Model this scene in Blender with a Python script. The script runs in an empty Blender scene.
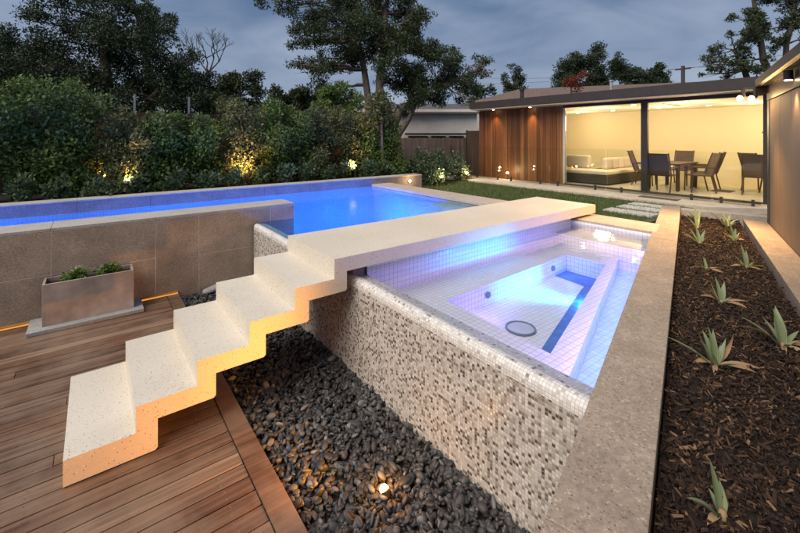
import bpy, bmesh, math, random
import numpy as np
from mathutils import Vector, Matrix
random.seed(7); RNG = np.random.default_rng(7)
S = bpy.context.scene; COL = S.collection
R = math.radians

# ------------------------------------------------------------------ camera
CAM = (0.1405, -2.9605, 2.0); HEAD = R(37.557)            # heading, clockwise from +Y
cd = bpy.data.cameras.new('camera'); cd.sensor_width = 36; cd.lens = 17.908
cd.shift_y = -0.1616; cd.clip_start = .05; cd.clip_end = 900
cam = bpy.data.objects.new('camera', cd); COL.objects.link(cam)
cam.location = CAM; cam.rotation_euler = (R(90), 0, -HEAD); S.camera = cam
SA, CA = math.cos(HEAD), math.sin(HEAD)
def at(px, py, Y):                                         # photo pixel (800x533) at distance Y -> world point
    X = (px-400)/397.956*Y; Z = 2.0-(py-137.227)/397.956*Y
    return Vector((CAM[0]+X*SA+Y*CA, CAM[1]-X*CA+Y*SA, Z))

# ------------------------------------------------------------------ exposure
S.view_settings.view_transform = 'Standard'; S.view_settings.look = 'None'
S.view_settings.gamma = 1; S.view_settings.use_curve_mapping = False
S.view_settings.exposure = 0.68
S.cycles.max_bounces = 10; S.cycles.transparent_max_bounces = 24
S.cycles.diffuse_bounces = 5; S.cycles.glossy_bounces = 4
S.cycles.caustics_reflective = False; S.cycles.caustics_refractive = False
S.cycles.sample_clamp_indirect = 4
S.cycles.use_denoising = True

# ------------------------------------------------------------------ world: dusk sky with cloud
SUN_EL, SUN_AZ = 48, 262                                   # direction the soft light comes from (azimuth from +Y, clockwise)
W = bpy.data.worlds.new('World'); S.world = W; W.use_nodes = True
nt = W.node_tree; N = nt.nodes; L = nt.links; N.clear()
out = N.new('ShaderNodeOutputWorld'); bg = N.new('ShaderNodeBackground')
sky = N.new('ShaderNodeTexSky'); sky.sky_type = 'NISHITA'; sky.sun_disc = False
sky.sun_elevation = R(SUN_EL); sky.sun_rotation = R(SUN_AZ); sky.air_density = 1.4; sky.ozone_density = 2.5
tc = N.new('ShaderNodeTexCoord'); mp = N.new('ShaderNodeMapping'); mp.inputs['Scale'].default_value = (1, 1, 2.6)
n1 = N.new('ShaderNodeTexNoise'); n1.inputs['Scale'].default_value = 3.6; n1.inputs['Detail'].default_value = 8; n1.inputs['Roughness'].default_value = .5; n1.inputs['Distortion'].default_value = .35
rp = N.new('ShaderNodeValToRGB'); rp.color_ramp.elements[0].position = .36; rp.color_ramp.elements[1].position = .68
cm = N.new('ShaderNodeMix'); cm.data_type = 'RGBA'; cm.inputs[6].default_value = (.32, .78, 1.65, 1); cm.inputs[7].default_value = (1.75, 2.2, 3.05, 1)
sep = N.new('ShaderNodeSeparateXYZ'); hz = N.new('ShaderNodeMapRange')
hz.inputs[1].default_value = .02; hz.inputs[2].default_value = .42; hz.inputs[3].default_value = 1.0; hz.inputs[4].default_value = 0
hm = N.new('ShaderNodeMix'); hm.data_type = 'RGBA'; hm.inputs[7].default_value = (3.1, 3.5, 4.3, 1)
hp = N.new('ShaderNodeMath'); hp.operation = 'MULTIPLY'; hp.inputs[1].default_value = .5
sm = N.new('ShaderNodeMix'); sm.data_type = 'RGBA'; sm.inputs[0].default_value = .9
sc_ = N.new('ShaderNodeMix'); sc_.data_type = 'RGBA'; sc_.blend_type = 'MULTIPLY'; sc_.inputs[0].default_value = 1; sc_.inputs[7].default_value = (.45, .45, .5, 1)
L.new(tc.outputs['Generated'], mp.inputs[0]); L.new(mp.outputs[0], n1.inputs['Vector']); L.new(n1.outputs['Fac'], rp.inputs[0])
L.new(tc.outputs['Generated'], sep.inputs[0]); L.new(sep.outputs['Z'], hz.inputs[0]); L.new(hz.outputs[0], hp.inputs[0])
L.new(hp.outputs[0], hm.inputs[0]); L.new(rp.outputs[0], cm.inputs[0]); L.new(cm.outputs[2], hm.inputs[6])
L.new(sky.outputs[0], sc_.inputs[6]); L.new(sc_.outputs[2], sm.inputs[6]); L.new(hm.outputs[2], sm.inputs[7])
L.new(sm.outputs[2], bg.inputs[0]); bg.inputs[1].default_value = .1; L.new(bg.outputs[0], out.inputs[0])

sl = bpy.data.lights.new('sun', 'SUN'); sl.energy = 2.7; sl.angle = R(55); sl.color = (1, .87, .72)
sun = bpy.data.objects.new('sun', sl); COL.objects.link(sun)
sd = Vector((math.sin(R(SUN_AZ))*math.cos(R(SUN_EL)), math.cos(R(SUN_AZ))*math.cos(R(SUN_EL)), math.sin(R(SUN_EL))))
sun.rotation_euler = (-sd).to_track_quat('-Z', 'Y').to_euler()

# ------------------------------------------------------------------ materials
class NT:
    def __init__(s, name):
        s.m = bpy.data.materials.new(name); s.m.use_nodes = True; s.t = s.m.node_tree; s.t.nodes.clear()
        s.o = s.n('OutputMaterial'); s.co = None
    def n(s, t, **kw):
        x = s.t.nodes.new('ShaderNode'+t)
        for k, v in kw.items():
            if isinstance(v, (int, float, tuple)) and k.startswith('i_'): x.inputs[k[2:].replace('_', ' ')].default_value = v
            else: setattr(x, k, v)
        return x
    def l(s, a, b): s.t.links.new(a, b)
    def obj(s):
        if not s.co: s.co = s.n('TexCoord')
        return s.co.outputs['Object']
    def uv(s):
        if not s.co: s.co = s.n('TexCoord')
        return s.co.outputs['UV']
    def noise(s, scale, detail=4, rough=.55, vec=None, sc=None):
        x = s.n('TexNoise'); x.inputs['Scale'].default_value = scale; x.inputs['Detail'].default_value = detail; x.inputs['Roughness'].default_value = rough
        v = vec or s.obj()
        if sc:
            m = s.n('Mapping'); m.inputs['Scale'].default_value = sc; s.l(v, m.inputs[0]); v = m.outputs[0]
        s.l(v, x.inputs['Vector']); return x.outputs['Fac']
    def vor(s, scale, feat='F1', out='Distance', vec=None, rnd=1.0):
        x = s.n('TexVoronoi'); x.feature = feat; x.inputs['Scale'].default_value = scale; x.inputs['Randomness'].default_value = rnd
        s.l(vec or s.obj(), x.inputs['Vector']); return x.outputs[out]
    def ramp(s, fac, stops, interp='LINEAR'):
        x = s.n('ValToRGB'); r = x.color_ramp; r.interpolation = interp
        while len(r.elements) < len(stops): r.elements.new(.5)
        for e, (p, c) in zip(r.elements, stops):
            e.position = p; e.color = (c, c, c, 1) if isinstance(c, (int, float)) else (*c, 1)
        s.l(fac, x.inputs[0]); return x.outputs[0]
    def mix(s, fac, a, b, blend='MIX'):
        x = s.n('Mix'); x.data_type = 'RGBA'; x.blend_type = blend
        for i, v in ((0, fac), (6, a), (7, b)):
            if isinstance(v, (int, float)): x.inputs[i].default_value = v if i == 0 else (v, v, v, 1)
            elif isinstance(v, tuple): x.inputs[i].default_value = (*v, 1)
            else: s.l(v, x.inputs[i])
        return x.outputs[2]
    def math(s, op, a, b=0.0, c=0.0):
        x = s.n('Math'); x.operation = op
        for i, v in enumerate((a, b, c)):
            if isinstance(v, (int, float)): x.inputs[i].default_value = v
            else: s.l(v, x.inputs[i])
        return x.outputs[0]
    def island(s): return s.n('NewGeometry').outputs['Random Per Island']
    def bsdf(s, color, rough=.6, bump=None, bstr=.3, bdist=.01, spec=.5, metal=0.0, trans=0.0, emis=None, estr=0.0):
        p = s.n('BsdfPrincipled')
        for k, v in (('Base Color', color), ('Roughness', rough), ('Metallic', metal)):
            if isinstance(v, tuple): p.inputs[k].default_value = (*v, 1)
            elif isinstance(v, (int, float)): p.inputs[k].default_value = v if k != 'Base Color' else (v, v, v, 1)
            else: s.l(v, p.inputs[k])
        p.inputs['Specular IOR Level'].default_value = spec
        if emis: p.inputs['Emission Color'].default_value = (*emis, 1); p.inputs['Emission Strength'].default_value = estr
        if bump is not None:
            b = s.n('Bump'); b.inputs['Strength'].default_value = bstr; b.inputs['Distance'].default_value = bdist
            s.l(bump, b.inputs['Height']); s.l(b.outputs[0], p.inputs['Normal'])
        s.l(p.outputs[0], s.o.inputs[0]); s.p = p; return s.m

M = {}
def plain(name, col, rough=.6, var=.12, scale=8, bstr=.15, **kw):
    k = NT(name); f = k.noise(scale, 6)
    lo = tuple(c*(1-var*1.6) for c in col); hi = tuple(min(1, c*(1+var*1.6)) for c in col)
    M[name] = k.bsdf(k.ramp(f, [(.3, lo), (.7, hi)]), rough, k.noise(scale*9, 4), bstr, .004, **kw)
def emit(name, col, strength):
    k = NT(name); e = k.n('Emission'); e.inputs[0].default_value = (*col, 1); e.inputs[1].default_value = strength
    k.l(e.outputs[0], k.o.inputs[0]); M[name] = k.m

# terrazzo: cream cement with dark, tan and white chips
k = NT('terrazzo')
base = k.ramp(k.noise(2.2, 5), [(.3, (.59, .545, .465)), (.7, (.69, .65, .575))])
cell = k.n('TexVoronoi'); cell.inputs['Scale'].default_value = 75; k.l(k.obj(), cell.inputs['Vector'])
chipm = k.math('LESS_THAN', cell.outputs['Distance'], .26)
cs = k.n('SeparateColor'); k.l(cell.outputs['Color'], cs.inputs[0])
has = k.math('GREATER_THAN', cs.outputs[0], .62); chipc = k.ramp(cs.outputs[1], [(0, (.07, .06, .05)), (.45, (.30, .22, .14)), (.7, (.42, .38, .33)), (.9, (.82, .8, .76))], 'CONSTANT')
c = k.mix(k.math('MULTIPLY', k.math('MULTIPLY', chipm, has), .8), base, chipc)
c2 = k.n('TexVoronoi'); c2.inputs['Scale'].default_value = 190; k.l(k.obj(), c2.inputs['Vector'])
cs2 = k.n('SeparateColor'); k.l(c2.outputs['Color'], cs2.inputs[0])
c = k.mix(k.math('MULTIPLY', k.math('MULTIPLY', k.math('LESS_THAN', c2.outputs['Distance'], .3), k.math('GREATER_THAN', cs2.outputs[0], .72)), .5), c, (.25, .2, .15))
c = k.mix(k.math('MULTIPLY', k.ramp(k.noise(1.1, 6, .65), [(.46, 0.0), (.72, 1.0)]), .38), c, (.46, .40, .32))
M['terrazzo'] = k.bsdf(c, .55, k.noise(260, 3), .12, .003)

# volcanic bluestone for walls and copings, with pits
def stone(name, lo, hi, pit=.45, scale=3.0, blot=(.12, .1, .085), bl=.5):
    k = NT(name)
    f = k.noise(scale, 8, .62); c = k.ramp(f, [(.25, lo), (.75, hi)])
    c = k.mix(k.math('MULTIPLY', k.ramp(k.noise(45, 6, .7), [(.3, 1.0), (.62, 0.0)]), .55), c, tuple(x*.45 for x in lo))
    c = k.mix(k.math('MULTIPLY', k.ramp(k.noise(70, 3, .6, sc=(1, 1, 1)), [(.58, 0.0), (.7, 1.0)]), .45), c, tuple(min(.75, x*1.7) for x in hi))
    c = k.mix(k.math('MULTIPLY', k.ramp(k.noise(1.3, 5, .6), [(.48, 0.0), (.72, 1.0)]), bl), c, blot)
    pits = k.ramp(k.vor(55), [(.08, 0.0), (.3, 1.0)])
    c = k.mix(k.math('MULTIPLY', k.math('SUBTRACT', 1.0, pits), pit), c, (.05, .045, .04))
    h = k.mix(.5, pits, k.noise(120, 5, .7))
    M[name] = k.bsdf(c, .82, h, .55, .006, spec=.3)
stone('wall_stone', (.29, .225, .175), (.52, .415, .335), .6)
stone('coping_stone', (.28, .23, .185), (.44, .365, .30), .5, 4, (.19, .16, .135), .4)
stone('warm_coping', (.42, .36, .30), (.56, .49, .42), .3, 4, (.34, .28, .23), .3)
stone('back_stone', (.20, .19, .21), (.34, .33, .35), .25, 5, (.12, .11, .13), .55)
stone('grey_slab', (.30, .31, .32), (.42, .43, .43), .15, 5, (.22, .22, .22), .3)
stone('pale_capping', (.38, .36, .34), (.52, .50, .475), .2, 4, (.30, .28, .26), .35)
plain('mortar', (.62, .56, .50), .9, .1)

# timber: tint per board, grain along the board
def timber(name, cols, rough=.5, grain=(1.2, 28, 28), gcol=.45, axis_rand=True, spec=.4, wear=0.0, wearcol=(.3, .26, .22)):
    k = NT(name); r = k.island()
    mpn = k.n('Mapping'); mpn.inputs['Scale'].default_value = grain; k.l(k.obj(), mpn.inputs[0])
    cx = k.n('CombineXYZ'); k.l(k.math('MULTIPLY', r, 37.0), cx.inputs[0]); k.l(k.math('MULTIPLY', r, 91.0), cx.inputs[1])
    k.l(cx.outputs[0], mpn.inputs['Location'])
    f = k.noise(1, 7, .6, vec=mpn.outputs[0])
    c = k.ramp(r, [(i/(len(cols)-1) if len(cols) > 1 else 0, x) for i, x in enumerate(cols)])
    c = k.mix(k.math('MULTIPLY', k.ramp(f, [(.35, 1.0), (.62, 0.0)]), gcol), c, tuple(x*.35 for x in cols[0]))
    if wear: c = k.mix(k.math('MULTIPLY', k.ramp(k.noise(1.7, 6, .6), [(.42, 0.0), (.66, 1.0)]), wear), c, wearcol)
    M[name] = k.bsdf(c, rough, f, .35, .003, spec=spec)
timber('deck_timber', [(.095, .048, .028), (.19, .105, .062), (.135, .082, .054), (.27, .165, .105), (.15, .073, .042), (.23, .148, .10), (.31, .205, .135)], .5, gcol=.75, wear=.6, wearcol=(.28, .205, .15))
timber('cladding', [(.15, .056, .022), (.25, .105, .038), (.075, .032, .017), (.32, .145, .052), (.11, .043, .02), (.22, .082, .03)], .45, (22, 22, 1.0))
timber('fence_timber', [(.22, .165, .145), (.28, .21, .185), (.17, .13, .115), (.25, .195, .175)], .8, (20, 20, 1.2))
timber('batten_timber', [(.045, .026, .02), (.06, .034, .026), (.035, .022, .018)], .7, (1.2, 24, 24))
timber('brown_batten', [(.14, .065, .03), (.18, .085, .04)], .7, (1.2, 24, 24))
timber('edge_timber', [(.42, .22, .08), (.46, .25, .09)], .55, (1.2, 28, 28))
timber('furniture_timber', [(.10, .055, .03), (.13, .07, .04)], .5, (8, 8, 8))

# glass mosaic (UV in metres)
def mosaic(name, tile, stops, grout, gw, rough=.25, shade=.3):
    k = NT(name); v = k.n('VectorMath', operation='SCALE'); k.l(k.uv(), v.inputs[0]); v.inputs['Scale'].default_value = 1/tile
    fl = k.n('VectorMath', operation='FLOOR'); k.l(v.outputs[0], fl.inputs[0])
    fr = k.n('VectorMath', operation='FRACTION'); k.l(v.outputs[0], fr.inputs[0])
    wn = k.n('TexWhiteNoise'); wn.noise_dimensions = '2D'; k.l(fl.outputs[0], wn.inputs['Vector'])
    c = k.ramp(wn.outputs['Value'], stops, 'CONSTANT')
    w2 = k.n('SeparateColor'); k.l(wn.outputs['Color'], w2.inputs[0])
    c = k.mix(k.math('MULTIPLY', w2.outputs[1], shade), c, (.3, .28, .26), 'MULTIPLY')
    sx = k.n('SeparateXYZ'); k.l(fr.outputs[0], sx.inputs[0])
    def edge(a): return k.math('ABSOLUTE', k.math('SUBTRACT', a, .5))
    e = k.math('MAXIMUM', edge(sx.outputs[0]), edge(sx.outputs[1]))
    g = k.math('GREATER_THAN', e, .5-gw)
    c = k.mix(g, c, grout)
    h = k.ramp(e, [(.5-gw-.06, 1.0), (.5-gw, 0.0)])
    rr = k.math('ADD', k.math('MULTIPLY', g, .5), k.math('MULTIPLY', w2.outputs[2], .2)); rr = k.math('ADD', rr, rough)
    M[name] = k.bsdf(c, rr, h, .5, .002)
mosaic('mosaic', .0195, [(0, (.58, .55, .51)), (.24, (.45, .42, .38)), (.42, (.64, .62, .585)), (.58, (.34, .30, .26)), (.69, (.20, .165, .14)), (.82, (.085, .072, .064)), (.895, (.52, .49, .45))], (.36, .345, .32), .07)
mosaic('rim_mosaic', .0195, [(0, (.74, .73, .71)), (.35, (.66, .65, .62)), (.6, (.80, .79, .78)), (.88, (.48, .45, .42)), (.94, (.22, .2, .19)), (.96, (.72, .71, .69))], (.46, .45, .44), .07)
mosaic('white_tile', .05, [(0, (.80, .80, .81)), (.4, (.83, .83, .84)), (.75, (.80, .80, .82))], (.36, .38, .46), .03, .3, .06)
mosaic('blue_lit_tile', .05, [(0, (.44, .62, .76)), (.4, (.48, .66, .80)), (.75, (.42, .60, .74))], (.24, .36, .52), .03, .3, .08)  # pale tile with blue light put into its colour
mosaic('floor_shade_tile', .05, [(0, (.06, .16, .44)), (.4, (.075, .19, .5)), (.75, (.05, .14, .40))], (.10, .18, .36), .028, .3, .1)  # deep blue for the shade drawn on the well floor
mosaic('accent_tile', .03, [(0, (.42, .43, .50)), (.4, (.62, .63, .66)), (.75, (.18, .18, .24))], (.5, .5, .52), .06, .3)
plain('step_plaster', (.82, .84, .86), .6, .03); plain('pool_plaster', (.55, .60, .66), .6, .06)

# water: clear sheet, Fresnel reflection
def water(name, tint, bs, dist):
    k = NT(name); t = k.n('BsdfTransparent'); t.inputs[0].default_value = (*tint, 1)
    g = k.n('BsdfGlossy'); g.inputs['Roughness'].default_value = .02; g.inputs[0].default_value = (1, 1, 1, 1)
    f = k.n('Fresnel'); f.inputs[0].default_value = 1.33; mx = k.n('MixShader')
    b = k.n('Bump'); b.inputs['Strength'].default_value = bs; b.inputs['Distance'].default_value = dist
    k.l(k.noise(5.5, 3, .5), b.inputs['Height']); k.l(b.outputs[0], g.inputs['Normal']); k.l(b.outputs[0], f.inputs['Normal'])
    k.l(f.outputs[0], mx.inputs[0]); k.l(t.outputs[0], mx.inputs[1]); k.l(g.outputs[0], mx.inputs[2]); k.l(mx.outputs[0], k.o.inputs[0]); M[name] = k.m
water('spa_water', (.97, .985, 1.0), .07, .02)
water('pool_water', (.62, .86, 1.0), .2, .03)
def glass(name, tint, ior=1.45):
    k = NT(name); t = k.n('BsdfTransparent'); t.inputs[0].default_value = (*tint, 1)
    g = k.n('BsdfGlossy'); g.inputs['Roughness'].default_value = .01
    f = k.n('Fresnel'); f.inputs[0].default_value = ior; mx = k.n('MixShader')
    k.l(f.outputs[0], mx.inputs[0]); k.l(t.outputs[0], mx.inputs[1]); k.l(g.outputs[0], mx.inputs[2]); k.l(mx.outputs[0], k.o.inputs[0]); M[name] = k.m
glass('fence_glass', (.96, .985, .975), 1.35); glass('door_glass', (.97, .97, .96), 1.25)

# pebbles, mulch, soil, grass
k = NT('pebble'); r = k.island()
c = k.ramp(r, [(0, (.014, .0145, .017)), (.4, (.034, .035, .039)), (.75, (.062, .063, .068)), (.92, (.105, .105, .108)), (.985, (.19, .19, .19))])
c = k.mix(k.math('MULTIPLY', k.noise(60, 4), .5), c, (.05, .05, .052)); M['pebble'] = k.bsdf(c, k.ramp(k.noise(30, 3), [(.3, .45), (.7, .75)]), k.noise(150, 3), .2, .002)
k = NT('mulch'); r = k.island()
c = k.ramp(r, [(0, (.013, .009, .009)), (.45, (.034, .020, .015)), (.75, (.068, .038, .025)), (.92, (.13, .074, .042)), (.975, (.26, .16, .09))])
c = k.mix(k.math('MULTIPLY', k.noise(90, 4), .5), c, (.015, .01, .009)); M['mulch'] = k.bsdf(c, .8, k.noise(200, 4), .4, .003, spec=.3)
plain('soil', (.022, .014, .011), .95, .3, 25, .8)
plain('dark_ground', (.05, .045, .04), .95, .3, 3)
plain('grass_soil', (.05, .065, .025), .95, .3, 6)
def leaf(name, cols, rough=.5, spec=.4, tr=.25):
    k = NT(name); r = k.island(); c = k.ramp(r, [(i/(len(cols)-1), x) for i, x in enumerate(cols)])
    p = k.n('BsdfPrincipled'); k.l(c, p.inputs['Base Color']); p.inputs['Roughness'].default_value = rough; p.inputs['Specular IOR Level'].default_value = spec
    t = k.n('BsdfTranslucent'); k.l(c, t.inputs[0]); mx = k.n('MixShader'); mx.inputs[0].default_value = tr
    k.l(p.outputs[0], mx.inputs[1]); k.l(t.outputs[0], mx.inputs[2]); k.l(mx.outputs[0], k.o.inputs[0]); M[name] = k.m
leaf('grass', [(.06, .10, .025), (.09, .14, .035), (.12, .17, .05)])
leaf('hedge_leaf', [(.045, .082, .022), (.078, .135, .034), (.118, .19, .045), (.165, .25, .06), (.095, .155, .04)])
leaf('hedge_leaf_olive', [(.07, .088, .03), (.11, .13, .048), (.155, .17, .068), (.09, .11, .042)])
leaf('cover_leaf', [(.05, .09, .04), (.075, .12, .055), (.10, .15, .075)])
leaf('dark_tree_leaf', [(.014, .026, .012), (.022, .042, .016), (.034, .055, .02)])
leaf('olive_tree_leaf', [(.02, .035, .012), (.04, .06, .02), (.055, .075, .025)])
leaf('gum_leaf', [(.030, .048, .022), (.050, .075, .030), (.075, .105, .042)])
leaf('far_leaf', [(.025, .045, .022), (.04, .07, .03), (.055, .085, .04)])
leaf('red_leaf', [(.16, .03, .02), (.22, .05, .03)])
leaf('agave_leaf', [(.20, .27, .16), (.27, .34, .21), (.23, .31, .15)], .5)
leaf('dry_leaf', [(.36, .22, .11), (.42, .30, .18), (.28, .16, .08)], .7)
leaf('herb_leaf', [(.08, .16, .03), (.12, .22, .04)])
leaf('petal', [(.7, .7, .66), (.75, .72, .7)])
plain('bark', (.16, .13, .105), .9, .3, 14, .6); plain('dark_bark', (.06, .05, .042), .9, .25, 10, .5)
# building stuff
plain('cream_wall', (.76, .69, .49), .8, .006, 2, .02); plain('ceiling_white', (.80, .74, .60), .8, .02); plain('floor_tile', (.60, .55, .46), .35, .05)
plain('dark_steel', (.035, .028, .026), .45, .1); plain('gutter_steel', (.04, .028, .021), .4, .1); plain('soffit', (.55, .47, .36), .7, .05)
plain('panel_wall', (.22, .16, .11), .7, .06, 2); plain('patio', (.46, .41, .34), .8, .1, 4); plain('paver', (.44, .44, .42), .8, .1, 5)
plain('white_render', (.80, .77, .72), .85, .06, 2); plain('roof_sheet', (.10, .09, .085), .6, .1)
plain('house_window', (.03, .035, .04), .2, .1); plain('trim', (.5, .48, .44), .7, .05)
k = NT('roof_tile'); wv = k.n('TexWave'); wv.bands_direction = 'Z'; wv.inputs['Scale'].default_value = 3.2; k.l(k.obj(), wv.inputs['Vector'])
M['roof_tile'] = k.bsdf(k.ramp(k.noise(6, 6), [(.3, (.10, .07, .058)), (.7, (.18, .13, .11))]), .85, wv.outputs['Fac'], .6, .05)
plain('steel', (.5, .5, .5), .3, .05, metal=1.0); plain('galv', (.35, .36, .37), .5, .1, metal=.6); plain('screw', (.32, .29, .26), .4, .05, metal=.7)
k = NT('planter_concrete')
c = k.ramp(k.noise(3.5, 7, .62), [(.28, (.20, .17, .155)), (.5, (.34, .28, .245)), (.72, (.46, .40, .36))]); M['planter_concrete'] = k.bsdf(c, .8, k.noise(60, 6), .3, .004)
plain('wicker', (.055, .045, .035), .7, .3, 60, .6); plain('cushion', (.70, .62, .48), .9, .05, 30); plain('sling', (.09, .062, .045), .8, .1, 40); plain('black', (.02, .02, .02), .5, .1)
plain('spa_ring', (.16, .18, .24), .3, .05); plain('mat', (.10, .075, .05), .95, .2, 30)
emit('warm_bulb', (1, .62, .25), 60); emit('amber_lens', (1, .48, .12), 26); emit('warm_disc', (1, .78, .45), 16); emit('blue_lens', (.25, .65, 1), 9); emit('led', (1, .42, .08), .55)

# ------------------------------------------------------------------ mesh helpers
class MB:
    def __init__(s): s.v = []; s.f = []; s.uv = []; s.mi = []; s.cur = 0
    def add(s, vs, fs, uvs=None):
        b = len(s.v); s.v += [tuple(p) for p in vs]
        for i, f in enumerate(fs):
            s.f.append(tuple(b+j for j in f)); s.mi.append(s.cur)
            s.uv.append(uvs[i] if uvs else None)
        return s
    def box(s, a, b):
        (x0, y0, z0), (x1, y1, z1) = [(min(p), max(p)) for p in ()] or ((min(a[0], b[0]), min(a[1], b[1]), min(a[2], b[2])), (max(a[0], b[0]), max(a[1], b[1]), max(a[2], b[2])))
        v = [(x0, y0, z0), (x1, y0, z0), (x1, y1, z0), (x0, y1, z0), (x0, y0, z1), (x1, y0, z1), (x1, y1, z1), (x0, y1, z1)]
        return s.add(v, [(0, 3, 2, 1), (4, 5, 6, 7), (0, 1, 5, 4), (1, 2, 6, 5), (2, 3, 7, 6), (3, 0, 4, 7)])
    def prism(s, poly, z0, z1):                              # poly of (x,y), counter-clockwise
        n = len(poly); v = [(x, y, z0) for x, y in poly]+[(x, y, z1) for x, y in poly]
        return s.add(v, [tuple(range(n))[::-1], tuple(range(n, 2*n))]+[(i, (i+1) % n, n+(i+1) % n, n+i) for i in range(n)])
    def tube(s, pts, rad, seg=8, cap=True):
        pts = [Vector(p) for p in pts]; rings = []; n = len(pts); up = Vector((.13, .21, .97))
        rad = [rad]*n if isinstance(rad, (int, float)) else rad; vs = []
        for i, p in enumerate(pts):
            d = (pts[min(i+1, n-1)]-pts[max(i-1, 0)]).normalized()
            a = d.cross(up); a = a.normalized() if a.length > 1e-3 else Vector((1, 0, 0)); c = d.cross(a)
            for j in range(seg):
                t = 2*math.pi*j/seg; vs.append(p+(a*math.cos(t)+c*math.sin(t))*rad[i])
        fs = [(i*seg+j, i*seg+(j+1) % seg, (i+1)*seg+(j+1) % seg, (i+1)*seg+j) for i in range(n-1) for j in range(seg)]
        if cap: fs += [tuple(range(seg))[::-1], tuple((n-1)*seg+j for j in range(seg))]
        return s.add(vs, fs)
    def cyl(s, p, r, h, seg=16, axis=(0, 0, 1)): p = Vector(p); return s.tube([p, p+Vector(axis).normalized()*h], r, seg)
    def rquad(s, a, b, c, d): return s.add([a, b, c, d], [(0, 1, 2, 3)])
    def uvquad(s, p, uv): return s.add(p, [(0, 1, 2, 3)], [uv])

def ico(sub=2):
    bm = bmesh.new(); bmesh.ops.create_icosphere(bm, subdivisions=sub, radius=1); bm.verts.ensure_lookup_table()
    v = np.array([p.co[:] for p in bm.verts]); f = np.array([[q.index for q in p.verts] for p in bm.faces]); bm.free(); return v, f
IV, IF = ico(2)
WL = {}
def mesh(name, v, f, mats, uv=None, mi=None, smooth=False):
    me = bpy.data.meshes.new(name); me.from_pydata([tuple(p) for p in v], [], f); me.update()
    for m in (mats if isinstance(mats, list) else [mats]): me.materials.append(M[m])
    if mi is not None and any(mi): me.polygons.foreach_set('material_index', mi)
    if uv and any(u is not None for u in uv):
        lay = me.uv_layers.new(name='uv')
        for p, u in zip(me.polygons, uv):
            if u is not None:
                for li, t in zip(p.loop_indices, u): lay.data[li].uv = t
    if smooth: me.polygons.foreach_set('use_smooth', [True]*len(me.polygons))
    return me
def tag(o, label=None, cat=None, group=None, kind=None):
    if label: o['label'] = label
    if cat: o['category'] = cat
    if group: o['group'] = group
    if kind: o['kind'] = kind
    return o
def thing(name, loc, label, cat, group=None):
    o = bpy.data.objects.new(name, None); o.empty_display_size = .1; COL.objects.link(o); o.location = loc; WL[o.name] = Vector(loc)
    return tag(o, label, cat, group)
def put(name, me, parent=None, loc=(0, 0, 0), bevel=0, seg=2):
    o = bpy.data.objects.new(name, me); COL.objects.link(o); o.location = loc
    if parent: o.parent = parent
    if bevel:
        b = o.modifiers.new('bevel', 'BEVEL'); b.width = bevel; b.segments = seg; b.limit_method = 'ANGLE'; b.angle_limit = R(40)
    return o
def obj(name, mb, mats, parent=None, bevel=0, smooth=False, seg=2):   # mb in world coordinates
    if parent: base = WL[parent.name]
    else:
        xs = [min(p[i] for p in mb.v) for i in range(3)]; xe = [max(p[i] for p in mb.v) for i in range(2)]
        base = Vector(((xs[0]+xe[0])/2, (xs[1]+xe[1])/2, xs[2]))
    me = mesh(name, [Vector(p)-base for p in mb.v], mb.f, mats, mb.uv, mb.mi, smooth)
    o = put(name, me, parent, (0, 0, 0) if parent else base, bevel, seg)
    WL[o.name] = base; return o
def struct(name, mb, mats, **kw): return tag(obj(name, mb, mats, **kw), kind='structure')
def box(a, b): return MB().box(a, b)
def copy_tree(o, parent=None):
    c = o.copy(); COL.objects.link(c); c.parent = parent
    for ch in list(o.children): copy_tree(ch, c)
    return c
def lamp(name, kind, loc, energy, col, size=.05, aim=None, angle=90, blend=.6, parent=None):
    d = bpy.data.lights.new(name, kind); d.energy = energy; d.color = col
    if kind == 'AREA': d.size = size
    else: d.shadow_soft_size = size
    if kind == 'SPOT': d.spot_size = R(angle); d.spot_blend = blend
    o = bpy.data.objects.new(name, d); COL.objects.link(o)
    if parent: o.parent = parent; o.location = Vector(loc)-WL[parent.name]
    else: o.location = loc
    if aim is not None: o.rotation_euler = (Vector(aim)-Vector(loc)).to_track_quat('-Z', 'Y').to_euler()
    return o
ORANGE = (1, .36, .035); WARM = (1, .56, .20); WARM2 = (1, .72, .40)

# right-hand boundary strip runs along TH
TH = math.atan(.298); D2 = Vector((math.cos(TH), math.sin(TH), 0)); NN = Vector((math.sin(TH), -math.cos(TH), 0)); O2 = Vector((1.903, -2.061, 0))
def sn(s, n, z=0): p = O2+D2*s+NN*n; return Vector((p.x, p.y, z))
def strip(s0, s1, n0, n1, z0, z1): return MB().prism([tuple(sn(s, n)[:2]) for s, n in ((s0, n0), (s0, n1), (s1, n1), (s1, n0))], z0, z1)

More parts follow.
